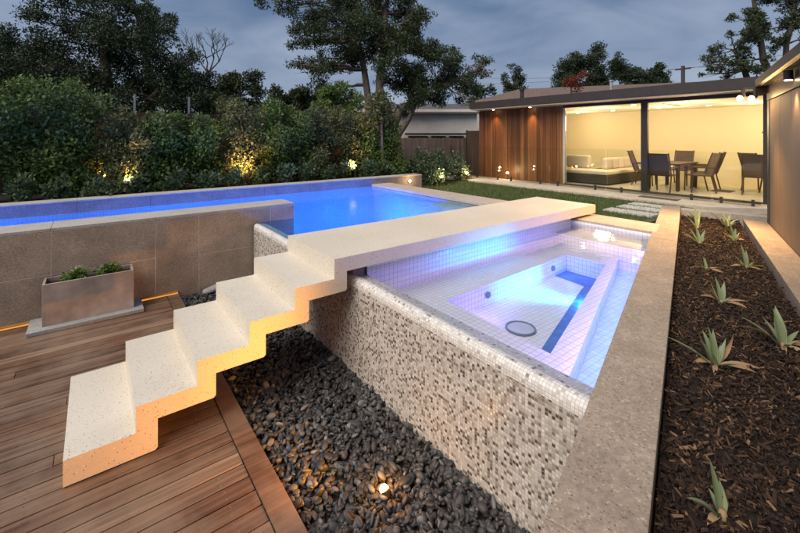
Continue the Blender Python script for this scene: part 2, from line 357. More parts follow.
# ------------------------------------------------------------------ ground
g = MB(); z = .44
for x0, x1, y0, y1 in ((-300, -9, -300, 400), (9.6, 500, -300, 400), (-9, 9.6, 5.75, 400), (-9, 9.6, -300, -9)): g.rquad((x0, y0, z), (x1, y0, z), (x1, y1, z), (x0, y1, z))
for x0, x1, y0, y1 in ((6.2, 9.6, -9, 5.75),): g.rquad((x0, y0, z), (x1, y0, z), (x1, y1, z), (x0, y1, z))
g.rquad((-9, -9, -.16), (6.2, -9, -.16), (6.2, 5.75, -.16), (-9, 5.75, -.16))
struct('ground', g, 'dark_ground')
struct('lawn', MB().prism([(6.25, .0), (8.6, -.1), (10.2, -.1), (10.2, 9.5), (6.25, 9.5)], .30, .5), 'grass_soil')
def blades(n, fn, h0, h1, w):
    base = np.array([fn() for _ in range(n)]); ang = RNG.uniform(0, 2*np.pi, n); h = RNG.uniform(h0, h1, n); lean = RNG.normal(0, .35, (n, 2))
    a = np.stack([np.cos(ang)*w, np.sin(ang)*w, np.zeros(n)], 1); tip = base+np.stack([lean[:, 0]*h, lean[:, 1]*h, h], 1)
    v = np.empty((n*3, 3)); v[0::3] = base-a; v[1::3] = base+a; v[2::3] = tip
    return v, [(3*i, 3*i+1, 3*i+2) for i in range(n)]
v, f = blades(26000, lambda: (random.uniform(6.3, 10.15), random.uniform(.05, 6.8), .495), .03, .075, .006)
tag(put('grass', mesh('grass', v, f, 'grass')), kind='stuff')
struct('patio', MB().prism([(10.2, -.25), (11.35, -1.6), (11.56, -1.6), (11.56, 9.4), (10.2, 9.4)], .3, .56), 'patio', bevel=.01)
for x0, x1, y0, y1 in ((8.35, 8.72, .05, .95), (8.95, 9.32, .06, .95), (9.5, 9.85, .05, .95)):
    lab = {8.35: 'stepping stone set in the lawn nearest the spa', 8.95: 'middle one of three stepping stones in the lawn', 9.5: 'stepping stone in the lawn nearest the glass fence'}[x0]
    tag(obj('stepping_stone', box((x0, y0, .46), (x1, y1, .535)), 'paver', bevel=.006), lab, 'paver', 'stepping stones across the lawn')

# ------------------------------------------------------------------ timber deck
dk = MB(); sc = MB(); pitch = .114; y = -3.4; i = 0
while y < 2.80:
    cuts = sorted(random.uniform(-4.2, .6) for _ in range(random.choice((0, 1, 1)))); cuts = [-5.2]+[c for c in cuts if -4.9 < c < .5]+[.868]
    for a, b in zip(cuts, cuts[1:]): dk.box((a+.0015, y, -.028), (b-.0015, y+pitch-.008, random.uniform(-.0012, .0012)))
    for jx in np.arange(-5.0, .86, .44):
        for o in (.026, .082): sc.cyl((jx+random.uniform(-.006, .006), y+o, -.004), .0042, .0058, 7)
    y += pitch; i += 1
for a, b in ((-3.4, -1.1), (-1.098, 1.2), (1.202, 2.80)): dk.box((.872, a, -.03), (1.0, b, .003))
deck = struct('deck', dk, 'deck_timber', bevel=.0035)
s_ = obj('screw', sc, 'screw', deck); s_['kind'] = 'stuff'
struct('deck_edging', box((.985, -3.4, -.155), (1.0, 2.80, -.032)), 'deck_timber')
struct('deck_base', box((-5.3, -3.45, -.15), (.98, 2.83, -.06)), 'black')
e = thing('timber_edge_strip', (-.8, 2.815, 0), 'orange lit timber strip along the foot of the stone wall left of the planter', 'edge strip')
obj('batten', box((-5.2, 2.79, .004), (-.40, 2.838, .034)), 'edge_timber', e, .003); obj('light_strip', box((-5.2, 2.782, .008), (-.40, 2.789, .022)), 'led', e)
e = thing('timber_edge_strip', (.78, 2.815, 0), 'orange lit timber strip along the foot of the stone wall right of the planter', 'edge strip')
obj('batten', box((.60, 2.79, .004), (.99, 2.838, .034)), 'edge_timber', e, .003); obj('light_strip', box((.60, 2.782, .008), (.99, 2.789, .022)), 'led', e)

# ------------------------------------------------------------------ concrete staircase and bridge
RUN, RIS, Z0, WID = .3458, .1646, .1602, 1.003
st = thing('concrete_staircase', (0, 0, 0), 'speckled cream terrazzo folding staircase that becomes the bridge over the spa', 'staircase')
def vprism(poly, y0, y1):                                    # poly of (x,z), extruded along y
    n = len(poly); v = [(x, y0, z) for x, z in poly]+[(x, y1, z) for x, z in poly]
    return MB().add(v, [tuple(range(n)), tuple(range(n, 2*n))[::-1]]+[(i, n+i, n+(i+1) % n, (i+1) % n) for i in range(n)])
TT, TV = .122, .118                                          # slab and riser thickness
for i in range(5):
    x0 = i*RUN; zt = Z0+i*RIS; x1 = x0+RUN
    if i == 0: poly = [(0, .008), (x1+TV-.014, .008), (x1+TV, .022), (x1+TV, zt+RIS-TT), (x1, zt+RIS-TT), (x1, zt), (0, zt)]
    else:
        poly = [(x0, zt-TT), (x0+TV, zt-TT), (x1+TV-.016, zt-TT), (x1+TV, zt-TT+.014), (x1+TV, zt+RIS-TT), (x1, zt+RIS-TT), (x1, zt), (x0, zt)]
    obj('step', vprism(poly, 0, WID), 'terrazzo', st)
zb = Z0+5*RIS; xb = 5*RUN
obj('bridge_slab', vprism([(xb, zb-TT), (6.135, zb-TT), (6.135, zb), (xb, zb)], 0, WID), 'terrazzo', st)
obj('support_beam', box((1.985, .13, .70), (5.72, .84, zb-TT+.002)), 'wall_stone', st)

# ------------------------------------------------------------------ mosaic walls, spa and pool
XF = 1.944; RIMZ = .765; YS0, YS1 = -2.25, .5; RT = .17       # front face, rim height, rim thickness
def rim_wall(y0, y1, side_y=None):
    r = .045; prof = [(XF, -.16), (XF, RIMZ-r-.03)]
    prof += [(XF, RIMZ-r)]+[(XF+r-r*math.cos(t), RIMZ-r+r*math.sin(t)) for t in (R(22), R(45), R(68), R(90))]+[(XF+RT, RIMZ-.016), (XF+RT, .1)]
    a = MB(); b = MB(); acc = 0; n = max(2, int((y1-y0)/.4))
    for (x0, z0), (x1, z1) in zip(prof, prof[1:]):
        l = math.hypot(x1-x0, z1-z0); t = b if z0 >= RIMZ-r-.031 and x0 < XF+RT-.01 and z1 > .2 else a
        t.uvquad([(x0, y1, z0), (x0, y0, z0), (x1, y0, z1), (x1, y1, z1)], [(y1, acc), (y0, acc), (y0, acc+l), (y1, acc+l)]); acc += l
    if side_y is not None:
        for (x0, z0), (x1, z1) in zip(prof[:8], prof[1:8]): pass
        poly = prof[:8]; ys = side_y
        a.add([(x, ys, z) for x, z in poly]+[(XF+RT, ys, -.16)], [tuple(range(len(poly)+1))], [[(x, z) for x, z in poly]+[(XF+RT, -.16)]])
    return a, b
def floor_quad(mb, x0, x1, y0, y1, z): mb.uvquad([(x0, y0, z), (x1, y0, z), (x1, y1, z), (x0, y1, z)], [(x0, y0), (x1, y0), (x1, y1), (x0, y1)])
def wall_quad(mb, p, q, z0, z1):
    p, q = Vector((*p, 0)), Vector((*q, 0)); l = (q-p).length
    mb.uvquad([(p.x, p.y, z0), (q.x, q.y, z0), (q.x, q.y, z1), (p.x, p.y, z1)], [(0, z0), (l, z0), (l, z1), (0, z1)])
def poly_floor(mb, pts, z): mb.add([(x, y, z) for x, y in pts], [tuple(range(len(pts)))], [[(x, y) for x, y in pts]])
WZ = .752
def inner(x): return O2.y+(x-O2.x)*.298                       # V of coping edge at U=x
spa = thing('spa', (3.6, -.7, 0), 'white tiled overflowing spa with blue lit well, mosaic front wall', 'spa')
a, b = rim_wall(YS0, YS1); obj('mosaic_wall', a, 'mosaic', spa); obj('mosaic_rim', b, 'rim_mosaic', spa)
XI, XE, VL = XF+RT, 5.62, .10; BZ, FZ, LZ = .53, .325, .675; XL = 5.2
W0 = [(2.66, -.37), (4.84, -.28), (4.84, -.76), (2.60, -1.44)]  # well outline, from near-left
bn = MB(); BR = [(2.45, -1.655), (5.2, -.745)]                # bench right edge; a deeper channel lies between it and the coping
yb = lambda x: BR[0][1]+(x-BR[0][0])*(BR[1][1]-BR[0][1])/(BR[1][0]-BR[0][0])
outer = [(XI, VL), (XL, VL), (XL, yb(XL)), (XI, yb(XI))]
for i in range(4):
    j = (i+1) % 4; poly_floor(bn, [outer[j], outer[i], W0[i], W0[j]], BZ)
obj('bench', bn, 'white_tile', spa)
cn = MB(); poly_floor(cn, [(XI, inner(XI)-.06), (XL, inner(XL)-.06), (XL, yb(XL)), (XI, yb(XI))], BZ-.15); wall_quad(cn, (XI, yb(XI)), (XL, yb(XL)), BZ-.15, BZ)
obj('channel', cn, 'blue_lit_tile', spa)  # the blue light in the channel is part of its tile colour
wl = MB(); wall_quad(wl, (XI, VL), (XE, VL), BZ-.3, .95); wall_quad(wl, (XE, VL), (XE, inner(XE)-.2), .3, .80); wall_quad(wl, (XE, inner(XE)-.06), (XI, inner(XI)-.06), .2, .80)
obj('wall', wl, 'white_tile', spa)
ld = MB(); poly_floor(ld, [(XL, inner(XL)-.06), (XE, inner(XE)-.06), (XE, VL), (XL, VL)], LZ); wall_quad(ld, (XL, inner(XL)-.06), (XL, VL), BZ-.16, LZ)
obj('ledge', ld, 'white_tile', spa)
tr = MB()
for (x0, y0), (x1, y1) in (((XL-.03, VL-.0), (XL-.03, inner(XL)-.0)),): tr.box((x0, y1, LZ+.001), (XL+.01, y0, LZ+.004))
we = MB()
for i in range(4): wall_quad(we, W0[i], W0[(i+1) % 4], FZ, BZ)
obj('well_wall', we, 'white_tile', spa)
wf = MB(); poly_floor(wf, [(2.5, -1.6), (5.0, -1.6), (5.0, -.2), (2.5, -.2)], FZ); obj('well_floor', wf, 'white_tile', spa)
bs = MB(); poly_floor(bs, [(2.45, -1.60), (2.45, -1.30), (4.30, -.735), (4.50, -.68), (4.56, -.27), (5.0, -.26), (5.0, -.9)], FZ+.004); obj('floor_shade', bs, 'floor_shade_tile', spa)  # shaded part of the well floor, drawn as a dark blue sheet
ac = MB()
for k_ in range(2): ac.uvquad([(XI+.004+k_*.12, inner(XI)-.05, BZ+.004), (XI+.034+k_*.12, inner(XI)-.05, BZ+.004), (XI+.034+k_*.12, VL-.02, BZ+.004), (XI+.004+k_*.12, VL-.02, BZ+.004)], [(0, inner(XI)), (.03, inner(XI)), (.03, VL), (0, VL)])
obj('accent_row', ac, 'accent_tile', spa)
dr = MB(); c0 = Vector((3.09, -.85, FZ+.006))
ring = [(c0+Vector((math.cos(t)*r_, math.sin(t)*r_, h))) for r_, h in ((.132, 0), (.128, .012), (.116, .012), (.112, 0)) for t in np.linspace(0, 2*math.pi, 40, endpoint=False)]
dr.add(ring, [(r_*40+i, r_*40+(i+1) % 40, (r_+1)*40+(i+1) % 40, (r_+1)*40+i) for r_ in range(3) for i in range(40)])
d_ = obj('drain_cover', dr, 'spa_ring', spa)
pl = MB(); pl.cyl(c0-Vector((0, 0, .004)), .113, .008, 40); obj('drain_plate', pl, 'pool_plaster', d_)
for x, y_, ax in ((3.25, -.352, (0, -1, 0)), (4.5, -.30, (0, -1, 0))):
    j = MB().cyl((x, y_+.01, .43), .032, .02, 20, ax); obj('jet', j, 'spa_ring', spa)
for x in (4.05,):
    y_ = -1.0; o_ = obj('spa_light', MB().cyl((x, y_-.012, .43), .06, .014, 24, (-.3, .95, 0)), 'steel', spa)
    obj('lens', MB().cyl((x, y_+.003, .43), .048, .006, 24, (-.3, .95, 0)), 'blue_lens', o_)
lamp('spa_lamp_or_fill', 'SPOT', (4.02, -.93, .43), 62, (.03, .40, 1), .04, (3.85, -.34, .44), 88, 1, spa)
lamp('spa_lamp_or_fill', 'POINT', (4.62, -.45, .45), 2.6, (.02, .09, 1), .04, parent=spa); lamp('spa_lamp_or_fill', 'POINT', (3.0, -.58, .46), .9, (.20, .10, 1), .04, parent=spa)  # two added fills without fittings, tinting the well deep blue and violet
lamp('spa_lamp_or_fill', 'POINT', (4.05, -.90, .40), 2.2, (.06, .55, 1), .04, parent=spa)
for u in (3.0, 4.6):
    p_ = Vector((u, inner(u)+.03, .66)); lm = lamp('added_strip_lamp', 'AREA', p_, 5.5, (.50, .16, 1), .05, p_+Vector((-.3, 1, .12)), parent=spa); lm.data.shape = 'RECTANGLE'; lm.data.size = 1.5; lm.data.size_y = .05  # added lights hidden by the coping, for the bridge side and left wall
st_ = MB(); st_.prism([(2.3, inner(2.3)+.002), (5.3, inner(5.3)+.002), (5.3, inner(5.3)+.014), (2.3, inner(2.3)+.014)], .64, .68); obj('light_strip', st_, 'blue_lens', spa)  # glowing strip made up to go with the added lights
sw = MB(); poly_floor(sw, [(XF+.06, VL), (XF+.06, inner(XF)-.02), (XE, inner(XE)-.02), (XE, VL)], WZ+.017); struct('spa_water', sw, 'spa_water')

pool = thing('swimming_pool', (3, 3.2, 0), 'blue lit lap pool with mosaic front wall behind the staircase', 'swimming pool')
a, b = rim_wall(YS1+.003, 2.80, 2.80); obj('mosaic_wall', a, 'mosaic', pool); obj('mosaic_rim', b, 'rim_mosaic', pool)
PF = -.75; XP = 5.72
pb = MB(); floor_quad(pb, -6, XP, .88, 5.4, PF); wall_quad(pb, (XF+RT, .88), (XP, .88), PF, .80); wall_quad(pb, (XP, .88), (XP, 5.4), PF, .74); wall_quad(pb, (XP, 5.398), (-6, 5.398), PF, .765); wall_quad(pb, (-6, 5.4), (-6, 3.3), PF, .8)
obj('basin', pb, 'white_tile', pool)
for x0, zt, y1 in ((5.33, .69, 2.88), (4.78, .58, 2.52), (4.25, .44, 2.2)): obj('pool_step', box((x0, .89, PF), (XP-.001, y1, zt)), 'step_plaster', pool, .01)
for x in (1.0, 3.2, 4.9):
    o_ = obj('pool_light', MB().cyl((x, .885 if x > 2 else 3.31, .2), .11, .02, 24, (0, 1, 0)), 'steel', pool)
    obj('lens', MB().cyl((x, (.885 if x > 2 else 3.31)+.021, .2), .09, .006, 24, (0, 1, 0)), 'blue_lens', o_)
PBL = (.012, .16, 1)
for x, y_ in ((-4.0, 4.3), (-1.2, 4.3), (1.2, 4.3), (3.2, 4.2), (3.3, 2.2), (5.0, 4.3)): lamp('pool_lamp', 'POINT', (x, y_, .12), 58, PBL, .1, parent=pool)
pw = MB(); poly_floor(pw, [(XF+.06, .88), (XP, .88), (XP, 5.4), (-6, 5.4), (-6, 3.3), (XF+.06, 3.3)], WZ+.012); struct('pool_water', pw, 'pool_water')
cp = thing('coping', (5.96, 2, 0), 'pale stone coping at the far end of pool and spa under the bridge end', 'coping')
for y0, y1 in ((-.985, .18), (.184, 1.35), (1.354, 2.53), (2.534, 3.7), (3.704, 4.88), (4.884, 5.394)):
    obj('coping_slab', MB().prism([(5.66, y0), (6.22, y0+(.15 if y0 < -.9 else 0)), (6.22, y1), (5.66, y1)], .765, .822), 'warm_coping', cp, .004)
obj('riser', box((5.73, -1.0, .3), (6.2, 5.39, .764)), 'wall_stone', cp)

# stone wall left of the pool
sw_ = thing('stone_wall', (-1.5, 3.0, 0), 'brown pitted stone wall of large panels behind the planter', 'wall')
Y0 = 2.842; XW = 2.561
obj('core', box((-6.2, Y0+.002, -.16), (XW-.02, 3.285, .965)), 'mortar', sw_)
pn = MB(); gp = .004
for x0, x1, zs in ((-6.2, -4.1, [.49]), (-4.1, -3.2, []), (-3.2, -2.2, [.49]), (-2.2, -1.22, []), (-1.22, -.236, [.49]), (-.236, .752, [.49]), (.752, 1.243, []), (1.243, 2.2, [.44]), (2.2, XW, [])):
    zz = [-.16]+zs+[.962]
    for z0, z1 in zip(zz, zz[1:]): pn.box((x0+gp, Y0, z0+gp), (x1-gp, Y0+.03, z1-gp))
obj('panel', pn, 'wall_stone', sw_)
cpw = MB(); xx = [-6.2, -4.1, -2.2, -.236, .752, 2.0, XW]
for x0, x1 in zip(xx, xx[1:]): cpw.box((x0+.001, Y0-.002, .964), (x1-.001, 3.30, 1.0))
obj('capping', cpw, 'pale_capping', sw_, .004)
obj('end_panel', box((XW-.019, Y0+.031, -.16), (XW, 3.286, .962)), 'wall_stone', sw_)
bw = thing('pool_back_wall', (.6, 5.55, 0), 'long low pale stone wall lit blue along the far side of the pool', 'wall')
xx = [-6.2+1.02*i for i in range(13)]+[7.33]; pn = MB()
for x0, x1 in zip(xx, xx[1:]):
    if x1-x0 > .05: pn.box((x0+.002, 5.4, -.2), (x1-.002, 5.43, .945))
obj('panel', pn, 'back_stone', bw); obj('core', box((-6.2, 5.431, -.2), (7.31, 5.74, .944)), 'mortar', bw); obj('end_panel', box((7.311, 5.431, -.2), (7.33, 5.74, .944)), 'back_stone', bw)
cpw = MB()
for x0, x1 in zip(xx, xx[1:]):
    if x1-x0 > .05: cpw.box((x0+.001, 5.396, .946), (x1-.001, 5.745, .972))
obj('capping', cpw, 'pale_capping', bw, .003)
wlt = thing('wall_light', (6.875, 5.38, .80), 'small warm spotlight low on the end of the pool back wall', 'light')
obj('housing', MB().cyl((6.875, 5.398, .82), .045, .03, 16, (0, -1, 0)), 'dark_steel', wlt); obj('lens', MB().cyl((6.875, 5.366, .82), .036, .006, 16, (0, -1, 0)), 'warm_bulb', wlt)
lamp('wall_lamp', 'POINT', (6.875, 5.18, .86), 5, WARM, .04, parent=wlt)

# ------------------------------------------------------------------ pebbles
def rotmats(n, tilt=None):
    q = RNG.normal(size=(n, 4))
    if tilt is not None: q = np.stack([np.ones(n)*1, RNG.normal(0, tilt, n), RNG.normal(0, tilt, n), np.zeros(n)], 1)
    q /= np.linalg.norm(q, axis=1)[:, None]; w, x, y, z = q.T
    m = np.stack([1-2*(y*y+z*z), 2*(x*y-z*w), 2*(x*z+y*w), 2*(x*y+z*w), 1-2*(x*x+z*z), 2*(y*z-x*w), 2*(x*z-y*w), 2*(y*z+x*w), 1-2*(x*x+y*y)], 1).reshape(n, 3, 3)
    if tilt is not None:
        t = RNG.uniform(0, 2*np.pi, n); r = np.zeros((n, 3, 3)); r[:, 0, 0] = np.cos(t); r[:, 0, 1] = -np.sin(t); r[:, 1, 0] = np.sin(t); r[:, 1, 1] = np.cos(t); r[:, 2, 2] = 1
        m = m@r
    return m
def scatter(name, bv, bf, pos, scl, rot, mat, smooth, lumps=0.0):
    n = len(pos); k = len(bv); pts = bv[None]*scl[:, None, :]
    if lumps: pts = pts*(1+RNG.normal(0, lumps, (n, k, 1)))
    pts = np.einsum('nij,nkj->nki', rot, pts)+pos[:, None, :]
    faces = (bf[None]+(np.arange(n)*k)[:, None, None]).reshape(-1, bf.shape[1])
    me = bpy.data.meshes.new(name); me.from_pydata(pts.reshape(-1, 3).tolist(), [], faces.tolist()); me.materials.append(M[mat])
    if smooth: me.polygons.foreach_set('use_smooth', [True]*len(me.polygons))
    return me
pos = []; scl = []
for layer, (n, z0) in enumerate(((4200, -.104), (6400, -.079), (3500, -.06))):
    for _ in range(n):
        yy = random.uniform(-3.2, 2.83) ; xx_ = random.uniform(1.015, 1.935)
        if yy < -1.9 and xx_ > 1.6: continue
        r_ = random.lognormvariate(math.log(.0168), .3); r_ = min(r_, .032)
        pos.append((xx_, yy, z0+random.uniform(-.012, .012)+.018*math.sin(xx_*7+yy*3)*.5)); scl.append((r_*random.uniform(1.05, 1.65), r_*random.uniform(.8, 1), r_*random.uniform(.38, .66)))
pos = np.array(pos); scl = np.array(scl)
tag(put('pebbles', scatter('pebbles', IV, IF, pos, scl, rotmats(len(pos), .38), 'pebble', True, .022)), kind='stuff')
struct('pebble_bed', box((.99, -3.4, -.2), (1.944, 2.84, -.105)), 'soil')
def rock(name, loc, scl_, mat, label):
    v = IV*np.array(scl_); v = v*(1+RNG.normal(0, .07, (len(v), 1)))
    o = put(name, mesh(name, v, IF.tolist(), mat, smooth=True), None, loc); o['label'] = label; o['category'] = 'stone'; o.rotation_euler = (.05, -.12, .15); return o
rock('flat_stone', (1.42, 2.76, -.02), (.16, .06, .05), 'grey_slab', 'pale flat stone among pebbles at the foot of the stone wall')
rock('flat_stone', (1.70, 2.75, -.0), (.14, .06, .05), 'grey_slab', 'pale lumpy stone against the wall beside the mosaic corner')
gl = thing('garden_spotlight', (1.473, -1.115, -.06), 'glowing warm uplight sunk among the black pebbles', 'light')
obj('housing', MB().tube([(1.473, -1.115, -.12), (1.47, -1.10, -.06), (1.468, -1.085, -.035)], [.022, .028, .03], 14), 'dark_steel', gl)
obj('lens', MB().cyl((1.468, -1.085, -.033), .027, .006, 14, (-.05, -.25, .8)), 'amber_lens', gl)
lamp('garden_lamp', 'SPOT', (1.465, -1.06, .10), 100, ORANGE, .04, (.22, .16, .86), 116, 1, gl)
lamp('garden_lamp', 'POINT', (1.47, -1.09, .05), 1.6, ORANGE, .02, parent=gl)

# ------------------------------------------------------------------ planter by the stone wall
tag(obj('plinth', box((-.40, 2.44, .002), (.595, 2.838, .042)), 'grey_slab', bevel=.004), 'flat grey stone slab on the deck under the planter box', 'plinth')
pt = thing('planter_box', (.12, 2.66, .042), 'weathered concrete trough planter on grey slab before the stone wall', 'planter')
x0, x1, y0, y1, z0, z1, t = -.285, .505, 2.535, 2.815, .042, .475, .022
obj('front_panel', box((x0, y0, z0), (x1, y0+t, z1)), 'planter_concrete', pt, .003); obj('back_panel', box((x0, y1-t, z0), (x1, y1, z1)), 'planter_concrete', pt, .003)
for xa in (x0, x1-t): obj('side_panel', box((xa, y0+t+.0005, z0), (xa+t, y1-t-.0005, z1)), 'planter_concrete', pt, .003)
obj('soil', box((x0+t, y0+t, z0+.02), (x1-t, y1-t, z1-.045)), 'soil', pt)
def leafcloud(centres, radii, n, size, fold=.25, shell=.55, aspect=2.2, up=.3, droop=0.0):
    centres = np.array(centres, float); radii = np.array(radii, float)
    if radii.ndim == 1: radii = np.repeat(radii[:, None], 3, 1)
    w = (radii.prod(1))**(2/3); idx = RNG.choice(len(centres), n, p=w/w.sum())
    d = RNG.normal(size=(n, 3)); d /= np.linalg.norm(d, axis=1)[:, None]
    rr = np.where(RNG.random(n) < shell, RNG.uniform(.75, 1.08, n), RNG.random(n)**.5)
    p = centres[idx]+d*rr[:, None]*radii[idx]*(1+RNG.normal(0, .08, (n, 1)))
    ax = RNG.normal(size=(n, 3))+d*.6+np.array([0, 0, up-droop]); ax /= np.linalg.norm(ax, axis=1)[:, None]
    nr = RNG.normal(size=(n, 3))+np.array([0, 0, .8])+d*.5; sd_ = np.cross(ax, nr); sd_ /= np.linalg.norm(sd_, axis=1)[:, None]; nv = np.cross(sd_, ax)
    s = size*RNG.uniform(.65, 1.3, n)[:, None]; w_ = s/aspect
    v = np.empty((n*4, 3)); v[0::4] = p; v[1::4] = p+ax*s*.5+sd_*w_*.5+nv*s*fold*.3; v[2::4] = p+ax*s; v[3::4] = p+ax*s*.5-sd_*w_*.5+nv*s*fold*.3
    f = [(4*i, 4*i+1, 4*i+2) for i in range(n)]+[(4*i, 4*i+2, 4*i+3) for i in range(n)]
    return v, f
def leafobj(name, parent, mat, *a, **kw):
    v, f = leafcloud(*a, **kw); base = WL[parent.name]; return put(name, mesh(name, v-np.array(base), f, mat), parent)
for px_, py_, lab, fl in ((-.02, 2.66, 'small green plant with white flowers at the left in the planter box', True), (.27, 2.68, 'leafy green plant at the right in the planter box', False)):
    t_ = thing('potted_plant', (px_, py_, .43), lab, 'plant', 'small plants in the planter box')
    leafobj('foliage', t_, 'herb_leaf', [(px_-.05, py_, .47), (px_+.04, py_+.01, .475), (px_, py_-.02, .49)], [.055, .06, .05], 260, .05, aspect=1.9)
    if fl: leafobj('flower', t_, 'petal', [(px_+.03, py_+.05, .55), (px_-.02, py_+.05, .545)], [.03, .03], 40, .018, aspect=1.2)['kind'] = 'stuff'

# ------------------------------------------------------------------ right-hand garden strip
def coping_run(label, s0, s1, n0, n1, mat, z1, joints):
    b0 = sn((s0+s1)/2, (n0+n1)/2, .3); t_ = thing('garden_kerb', b0, label, 'kerb'); xs = [s0]+joints+[s1]; m_ = MB()
    for a_, b_ in zip(xs, xs[1:]):
        pr = strip(a_+.0012, b_-.0012, n0, n1, z1-.06, z1); m_.add(pr.v, pr.f)
    obj('coping_slab', m_, mat, t_, .004); obj('base', strip(s0, s1, n0+.008, n1-.008, -.16, z1-.061), 'wall_stone', t_)
coping_run('stone coping between the spa and the mulch bed', -4.5, 6.36, 0, .264, 'coping_stone', .82, [-3.2, -1.95, -.68, -.04, 1.16, 2.36, 3.56, 4.76, 5.9])
coping_run('stone coping between the mulch bed and the side building', -4.5, 5.60, 1.006, 1.255, 'coping_stone', .82, [-2.6, -1.4, -.2, 1.0, 2.2, 3.4, 4.6])
tag(obj('end_kerb', strip(6.06, 6.30, .27, 1.35, .3, .81), 'warm_coping', bevel=.004), 'short pale stone kerb closing the far end of the mulch bed', 'kerb')
struct('garden_bed', strip(-4.4, 6.055, .268, 1.002, .3, .70), 'soil')
n = 27000; s_arr = np.concatenate([RNG.uniform(-2.2, 2.2, 18000), RNG.uniform(2.2, 6.03, 9000)]); n_arr = RNG.uniform(.275, .995, n); zz = .706+RNG.uniform(0, .026, n)
pos = np.array([sn(a_, b_)[:] for a_, b_ in zip(s_arr, n_arr)]); pos[:, 2] = zz
L_ = RNG.lognormal(math.log(.0104), .5, n).clip(.004, .032); scl = np.stack([L_, L_*RNG.uniform(.18, .45, n), RNG.uniform(.0015, .005, n)], 1)
CV = np.array([(-1, -.6, -1), (1, -.3, -1), (.9, .5, -1), (-.8, 1, -1), (-1, -.5, 1), (.9, -.4, 1), (1, .4, 1), (-.9, .8, 1)], float); CF = np.array([(0, 3, 2, 1), (4, 5, 6, 7), (0, 1, 5, 4), (1, 2, 6, 5), (2, 3, 7, 6), (3, 0, 4, 7)])
tag(put('bark_mulch', scatter('bark_mulch', CV, CF, pos, scl, rotmats(n, .32), 'mulch', False, .08)), kind='stuff')
def blade(mb, base, az, el0, el1, length, width, seg=6, curl=0.0):
    p = Vector(base); pts = []; hd = Vector((math.cos(az), math.sin(az), 0)); sd_ = Vector((-math.sin(az), math.cos(az), 0))
    for i in range(seg+1):
        t = i/seg; w = width*(.55+.9*t if t < .35 else .87*(1-((t-.35)/.65)**1.6)+.0)/.87
        el = el0+(el1-el0)*t; nrm = hd*-math.sin(el)+Vector((0, 0, math.cos(el)))
        s2 = (sd_*math.cos(curl*t)+nrm*math.sin(curl*t)); dp = nrm*w*.32
        pts += [p-s2*w*.5+dp, p, p+s2*w*.5+dp]; p = p+(hd*math.cos(el)+Vector((0, 0, math.sin(el))))*length/seg
    mb.add(pts, [(i*3+j, i*3+j+1, (i+1)*3+j+1, (i+1)*3+j) for i in range(seg) for j in range(2)])
AG = 'spiky young agaves planted in the mulch bed'
agaves = [
 ((1.82, -2.56), [(190, 46, 22, .16, .03), (112, 78, 84, .175, .036), (60, 66, 70, .10, .032), (95, 60, 40, .07, .02)], [(40, 60, 20, .07), (200, 5, -30, .06)], 'nearest agave with three upright green leaves in the mulch'),
 ((2.90, -2.27), [(165, 38, 22, .27, .03), (110, 84, 80, .21, .045), (140, 65, 72, .17, .03), (60, 66, 80, .19, .035), (20, 50, 75, .16, .032), (95, 70, 60, .18, .04)], [(10, 35, 88, .2), (350, 6, -14, .22), (330, 15, -20, .16), (170, 20, -35, .1), (230, 0, -20, .1)], 'agave with one long leaf reaching left toward the coping'),
 ((3.48, -2.46), [(150, 44, 28, .25, .035), (60, 58, 50, .24, .055), (95, 80, 72, .22, .05), (20, 30, 20, .17, .03), (120, 60, 60, .17, .045)], [(160, 42, -5, .23), (300, 0, -35, .12), (0, 8, -10, .14), (340, 20, -50, .12), (230, 0, -40, .1)], 'large green agave with dry leaves beside the right coping'),
 ((3.97, -2.04), [(100, 80, 76, .2, .04), (150, 60, 66, .17, .03), (40, 60, 60, .17, .04)], [(180, 40, -10, .16), (0, 10, -10, .18), (320, 15, -30, .14), (120, 60, 80, .15)], 'agave mid bed wrapped in curling dry leaves'),
 ((5.20, -1.94), [(100, 80, 78, .24, .04), (50, 62, 60, .18, .035), (160, 55, 55, .16, .03)], [(180, 20, -20, .15), (0, 10, -10, .16), (300, 10, -10, .1)], 'small agave in front of the side wall coping halfway along the bed'),
 ((4.82, -1.72), [(100, 80, 78, .13, .025), (60, 60, 55, .1, .025)], [(180, 20, -20, .15), (0, 10, -10, .16), (300, 10, -10, .12), (60, 40, 60, .12)], 'half dried little agave beside the spa coping'),
 ((5.89, -1.37), [(170, 45, 30, .24, .035), (90, 78, 72, .22, .045), (30, 50, 55, .2, .04), (130, 65, 60, .2, .04)], [(300, 10, -10, .12)], 'spreading agave near the spa coping in the warm lit part of the bed'),
 ((6.40, -1.58), [(110, 78, 80, .28, .045), (40, 62, 70, .16, .04), (150, 50, 40, .16, .03)], [(0, 10, -10, .12)], 'upright agave near the far right corner of the bed'),
 ((6.87, -1.07), [(100, 80, 80, .26, .045), (40, 55, 45, .2, .035), (160, 60, 50, .2, .035)], [], 'upright agave close to the spa coping near the far end'),
 ((7.32, -1.30), [(165, 50, 35, .34, .045), (100, 75, 65, .24, .05), (40, 45, 35, .25, .045), (10, 35, 30, .2, .04)], [], 'wide agave with leaves leaning left at the far end of the bed'),
 ((7.36, -.93), [(100, 82, 80, .27, .045), (30, 60, 55, .2, .04), (170, 60, 45, .22, .04)], [], 'farthest agave beside the end of the spa coping')]
